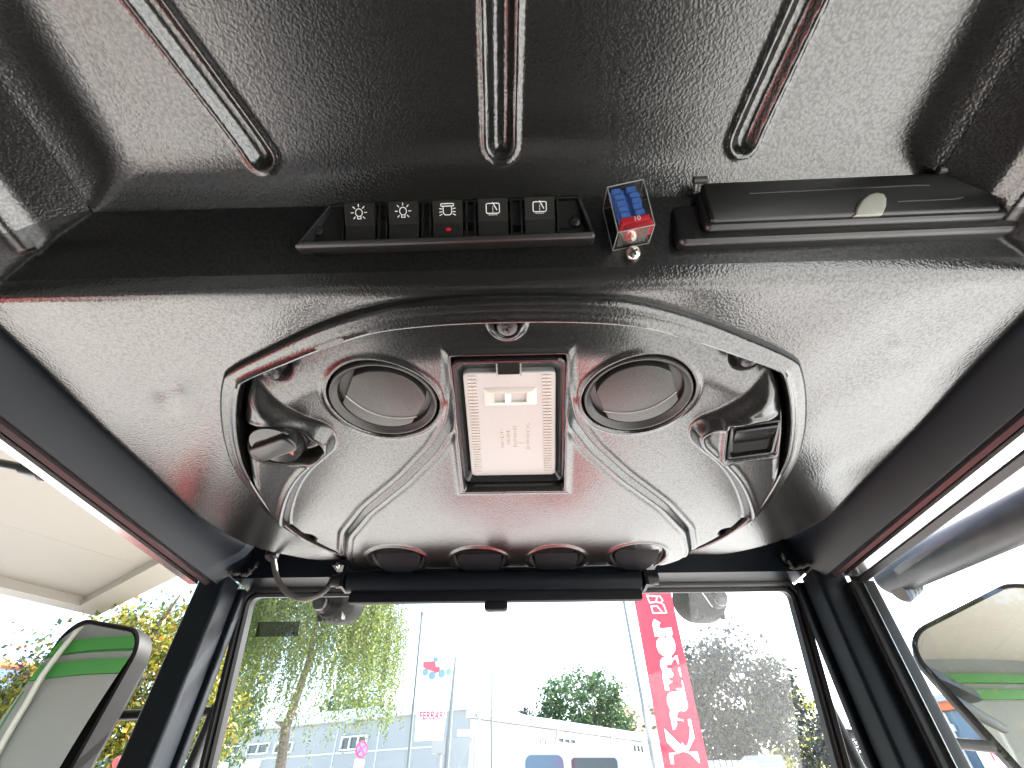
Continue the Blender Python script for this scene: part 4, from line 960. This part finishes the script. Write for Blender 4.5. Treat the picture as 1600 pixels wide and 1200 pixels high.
for k, (px, py, lab, sx) in enumerate(((521, 938, 'black work lamp outside the glass at the left of the blind', 1), (1104, 932, 'dusty black work lamp with bright edge right of the blind', -1))):
    d = bearing(px, py); c = Vector((CAM_X, 0, 0)) + d * (.915 / d.y)
    Mk = T(*c) @ RZ(R(-14 * sx)) @ RX(R(90 + 16))
    t = thing('work_lamp', lab, 'work lamp', Mk, 'work lamps above the windscreen')
    sc_ = 1.0 if k == 0 else 1.12
    def dshape(s_): return [(x * s_ * sc_, y * s_ * sc_) for x, y in [(.036, .030), (-.036, .030), (-.040, -.004)] + [(.040 * math.cos(R(a)), -.006 + .034 * math.sin(R(a))) for a in range(190, 351, 10)] + [(.040, -.004)]][::1]
    o_ = dshape(1)
    if sum(o_[i - 1][0] * o_[i][1] - o_[i][0] * o_[i - 1][1] for i in range(len(o_))) < 0: o_ = o_[::-1]
    b = MB(Mk); b.loft([[(x, y, -.045) for x, y in o_], [(x, y, -.012) for x, y in o_], [(x * .97, y * .97, -.008) for x, y in o_], [(x * .74, y * .80 + .002, .012) for x, y in o_], [(x * .68, y * .74 + .002, .014) for x, y in o_]]); b.build('housing', M_['lampblack'], t, ang=28)
    b = MB(Mk)
    for q_ in range(5): b.box(((-.024 + .012 * q_) * sc_, -.026 * sc_, .002), (.0022, .016, .012))
    b.build('cooling_fin', M_['smooth'], t)
    b = MB(Mk @ T(.012 * -sx, -.002, .012)); b.lathe([(.019, -.002), (.019, .004), (.016, .006), (.0155, .006), (.0145, .013), (.013, .0155), (.0002, .0165)], 28); b.build('adjusting_knob', M_['gloss'], t, ang=28)
    b = MB(Mk); b.box((0, .036, .0), (.030, .022, .006)); b.box((0, .052, -.01), (.03, .02, .012)); b.build('mounting_bracket', M_['frame'], t)
    if k == 1:
        b = MB(Mk); b.tube([(-.034, .034, .012), (-.018, .004, .017), (.000, -.018, .014)], .0011, 6); b.build('bright_edge', M_['alu'], t)
P = [(427, 862, .692), (428, 880, .694), (434, 905, .700), (448, 925, .706), (470, 935, .712), (495, 931, .722), (512, 918, .735), (520, 903, .745)]
pts = []
for px, py, y in P:
    d = bearing(px, py); pts.append(Vector((CAM_X, 0, 0)) + d * (y / d.y))
pts = [tuple(p) for p in catmull([tuple(p) for p in pts], 6, False)]
b = MB(T(*pts[0])); b.M = I4; b.tube(pts, .0042, 12)
cb = tag(b.build('lamp_cable', M_['hose'], None, T(*pts[0])), 'thick dark cable looping from the headliner to the left work lamp', 'cable')
b = MB(flat(pts[0][0], pts[0][1], PZ + .004)); b.lathe([(.010, -.006), (.010, .003), (.0075, .0065), (.005, .008)], 20); b.build('grommet', M_['rubber'], cb)

# ---------------------------------------------------------------- side door edges, struts, grab tube
for s, lab in ((-1, 'aluminium edged door opening strip along the left roof rail'), (1, 'right cab door with aluminium edge and glass pane')):
    t = thing('cab_door' if s > 0 else 'door_edge_strip', lab, 'door' if s > 0 else 'door edge', T(s * .49, .2, .26))
    b = MB(); beam(b, [(s * .4560, .2660), (s * .4600, .2630), (s * .4640, .2660), (s * .4640, .2720), (s * .4560, .2720)], 'y', -.6, .700); b.build('reflection_lip', mat('red_reflection_tint', (.014, .008, .009), .35), t)  # reddish colour of the lip stands in for a dark red reflection
    b = MB(); beam(b, [(s * .4660, .2610), (s * (.4860 if s > 0 else .478), .2610), (s * (.4860 if s > 0 else .478), .2700), (s * .4660, .2700)], 'y', -.6, .690); b.build('edge_strip', M_['alu'], t)
    if s > 0:
        b = MB(); beam(b, [(.488, .2595), (.497, .2560), (.502, .2575), (.502, .272), (.488, .272)], 'y', -.6, .715); b.slab(rrect(.476, .512, .699, .7150, .004), -1.1, .258); b.build('seal', M_['rubber'], t)
        b = MB(); b.slab(rrect(.4890, .4902, .692, .6985, .0005), -1.1, .255); b.build('frame_edge', M_['alu'], t)
        b = MB(); b.quad((.503, -.6, -1.1), (.503, .71, -1.1), (.503, .71, .262), (.503, -.6, .262)); b.build('pane', M_['dusty'], t, smooth=False)
def strut(lab, A, B_, s):
    A, B_ = Vector(A), Vector(B_); t = thing('gas_strut', lab, 'gas strut', T(*A), 'gas struts of the side openings')
    d = (B_ - A).normalized()
    b = MB(); b.tube([A, A + Vector((-s * .018, 0, .006))], .0075, 14); b.lathe([(.009, -.002), (.009, .002), (.006, .004)], 16, T(*A) @ RY(R(90))); b.build('ball_joint', M_['rubber'], t)
    b = MB(); b.tube([A - d * .004, A + d * .03], [.0085, .0075], 14); b.tube([A + d * .03, B_], .0048, 12); b.build('rod', M_['smooth'], t)
    b = MB(); b.box(tuple(A + Vector((-s * .024, .0, .010))), (.012, .050, .006)); b.build('bracket', M_['smooth'], t)
d1 = on_plane(70, 738, (-.492, 0, 0), (1, 0, 0)); d2 = on_plane(-60, 712, (-.62, 0, 0), (1, 0, 0))
strut('black gas strut with ball joint below the left roof rail', d1, d2, -1)
d1 = on_plane(1572, 700, (.492, 0, 0), (1, 0, 0)); d2 = on_plane(1680, 690, (.60, 0, 0), (1, 0, 0))
strut('gas strut with ball joint at the right door edge', d1, d2, 1)
A = on_plane(1392, 902, (.62, 0, 0), (1, 0, 0)); B_ = on_plane(1640, 785, (.62, 0, 0), (1, 0, 0))
t = thing('grab_tube', 'thick dark round tube with ribbed knob outside the right window', 'grab tube', T(*A))
d = (B_ - A).normalized(); B2 = A + d * .9
b = MB(); b.tube([A - d * .012, A - d * .010, A - d * .004, A, B2], [.014, .0225, .0265, .0280, .0280], 28); b.build('tube', M_['frame'], t, ang=50)
kc = on_plane(1416, 916, (.624, 0, 0), (1, 0, 0)); Mk = T(*kc) @ RY(R(60)) @ Matrix.Scale(1.36, 4)
b = MB(Mk); b.lathe([(.0105, -.014), (.0135, -.012), (.0135, -.008), (.0122, -.007), (.0135, -.006), (.0135, -.002), (.0122, -.001), (.0135, 0), (.0135, .004), (.0122, .005), (.0135, .006), (.0130, .010), (.009, .012)], 24); b.build('ribbed_knob', M_['rubber'], t, ang=20)

# ---------------------------------------------------------------- mirrors
def dome(mb, out, z, rad, n=24):             # slightly convex glass over an outline
    cx = sum(p[0] for p in out) / len(out); cy = sum(p[1] for p in out) / len(out); m = max(math.hypot(x - cx, y - cy) for x, y in out)
    dn = []
    for a, c in zip(out, out[1:] + out[:1]):
        q = max(1, int(math.hypot(c[0] - a[0], c[1] - a[1]) / .004)); dn += [(a[0] + (c[0] - a[0]) * i / q, a[1] + (c[1] - a[1]) * i / q) for i in range(q)]
    out = dn; rings = []
    for k in range(n, 0, -1):
        f = k / n; rings.append([(cx + (x - cx) * f, cy + (y - cy) * f, z + m * m / (2 * rad) - ((x - cx) ** 2 + (y - cy) ** 2) * f * f / (2 * rad) ) for x, y in out])
    mb.loft(rings, cap=False); mb.add(rings[-1], [tuple(range(len(out)))])
def mirror_unit(lab, cx, cy, zt, zb, hw, aim, small, r0, tilt=0):
    cz = (zt + zb) / 2; c = Vector((cx, cy, cz))
    v = c.normalized(); tgt = (Vector(aim) - c).normalized(); n = (tgt - v).normalized()     # the normal that shows the aim to the eye
    ex = Matrix.Rotation(tilt, 3, n) @ Vector((0, 0, 1)).cross(n).normalized(); ey = n.cross(ex)
    Mm = frame(tuple(c), tuple(ex), tuple(ey), tuple(n))
    t = thing('wing_mirror', lab, 'mirror', Mm, 'wing mirrors')
    hh = (zt - zb) / 2
    o_ = rrect(-hw, hw, -hh, hh, r0, 8)
    b = MB(Mm); b.loft([[(x * .8, y * .85, -.05) for x, y in o_], [(x * .97, y * .98, -.03) for x, y in o_], [(x, y, -.006) for x, y in o_], [(x, y, .004) for x, y in o_], [(x, y, .007) for x, y in inset(o_, .003)], [(x, y, .007) for x, y in inset(o_, .007)], [(x, y, .001) for x, y in inset(o_, .009)]]); b.build('housing', M_['lampblack'], t, ang=30)
    o2 = inset(o_, .0085); b = MB(Mm); dome(b, o2, .003, 1.25); b.build('mirror_glass', M_['mirror'], t, ang=60)
    if small:
        o3 = rrect(-hw + .045, hw - .012, -hh + .01, -hh + .16, .03, 6)
        b = MB(Mm); b.loft([[(x, y, .003) for x, y in o3], [(x, y, .016) for x, y in o3], [(x, y, .018) for x, y in inset(o3, .003)], [(x, y, .018) for x, y in inset(o3, .007)], [(x, y, .014) for x, y in inset(o3, .009)]]); ho_ = b.build('wide_angle_frame', M_['rubber'], t)
        o4 = inset(o3, .0085); b = MB(Mm); dome(b, o4, .0155, .4); b.build('wide_angle_glass', M_['mirror'], ho_, ang=60)
    return t, Mm
t, Mm = mirror_unit('tall left wing mirror reflecting the green banded building and a grey downpipe', -.835, 1.0, .300, -.16, .105, (-5.2, -1.0, -.1), True, .05, R(-11))
b = MB(); b.tube([(-.74, 1.03, .154), (-.555, 1.02, .157)], .0085, 12); b.tube([(-.555, 1.02, .165), (-.56, 1.01, .05), (-.56, 1.0, -.30)], .0105, 12); b.build('arm', M_['rubber'], t)
t, Mm = mirror_unit('right wing mirror with grey edge seen through the dusty door pane', .945, 1.0, .335, -.05, .145, (1.5, -6.0, .95), False, .06, R(19))
b = MB(); b.tube([(.80, 1.03, .10), (.555, 1.02, .12)], .0085, 12); b.tube([(.545, 1.02, .16), (.555, 1.01, .05), (.56, .99, -.30)], .0105, 12); b.build('arm', M_['rubber'], t)
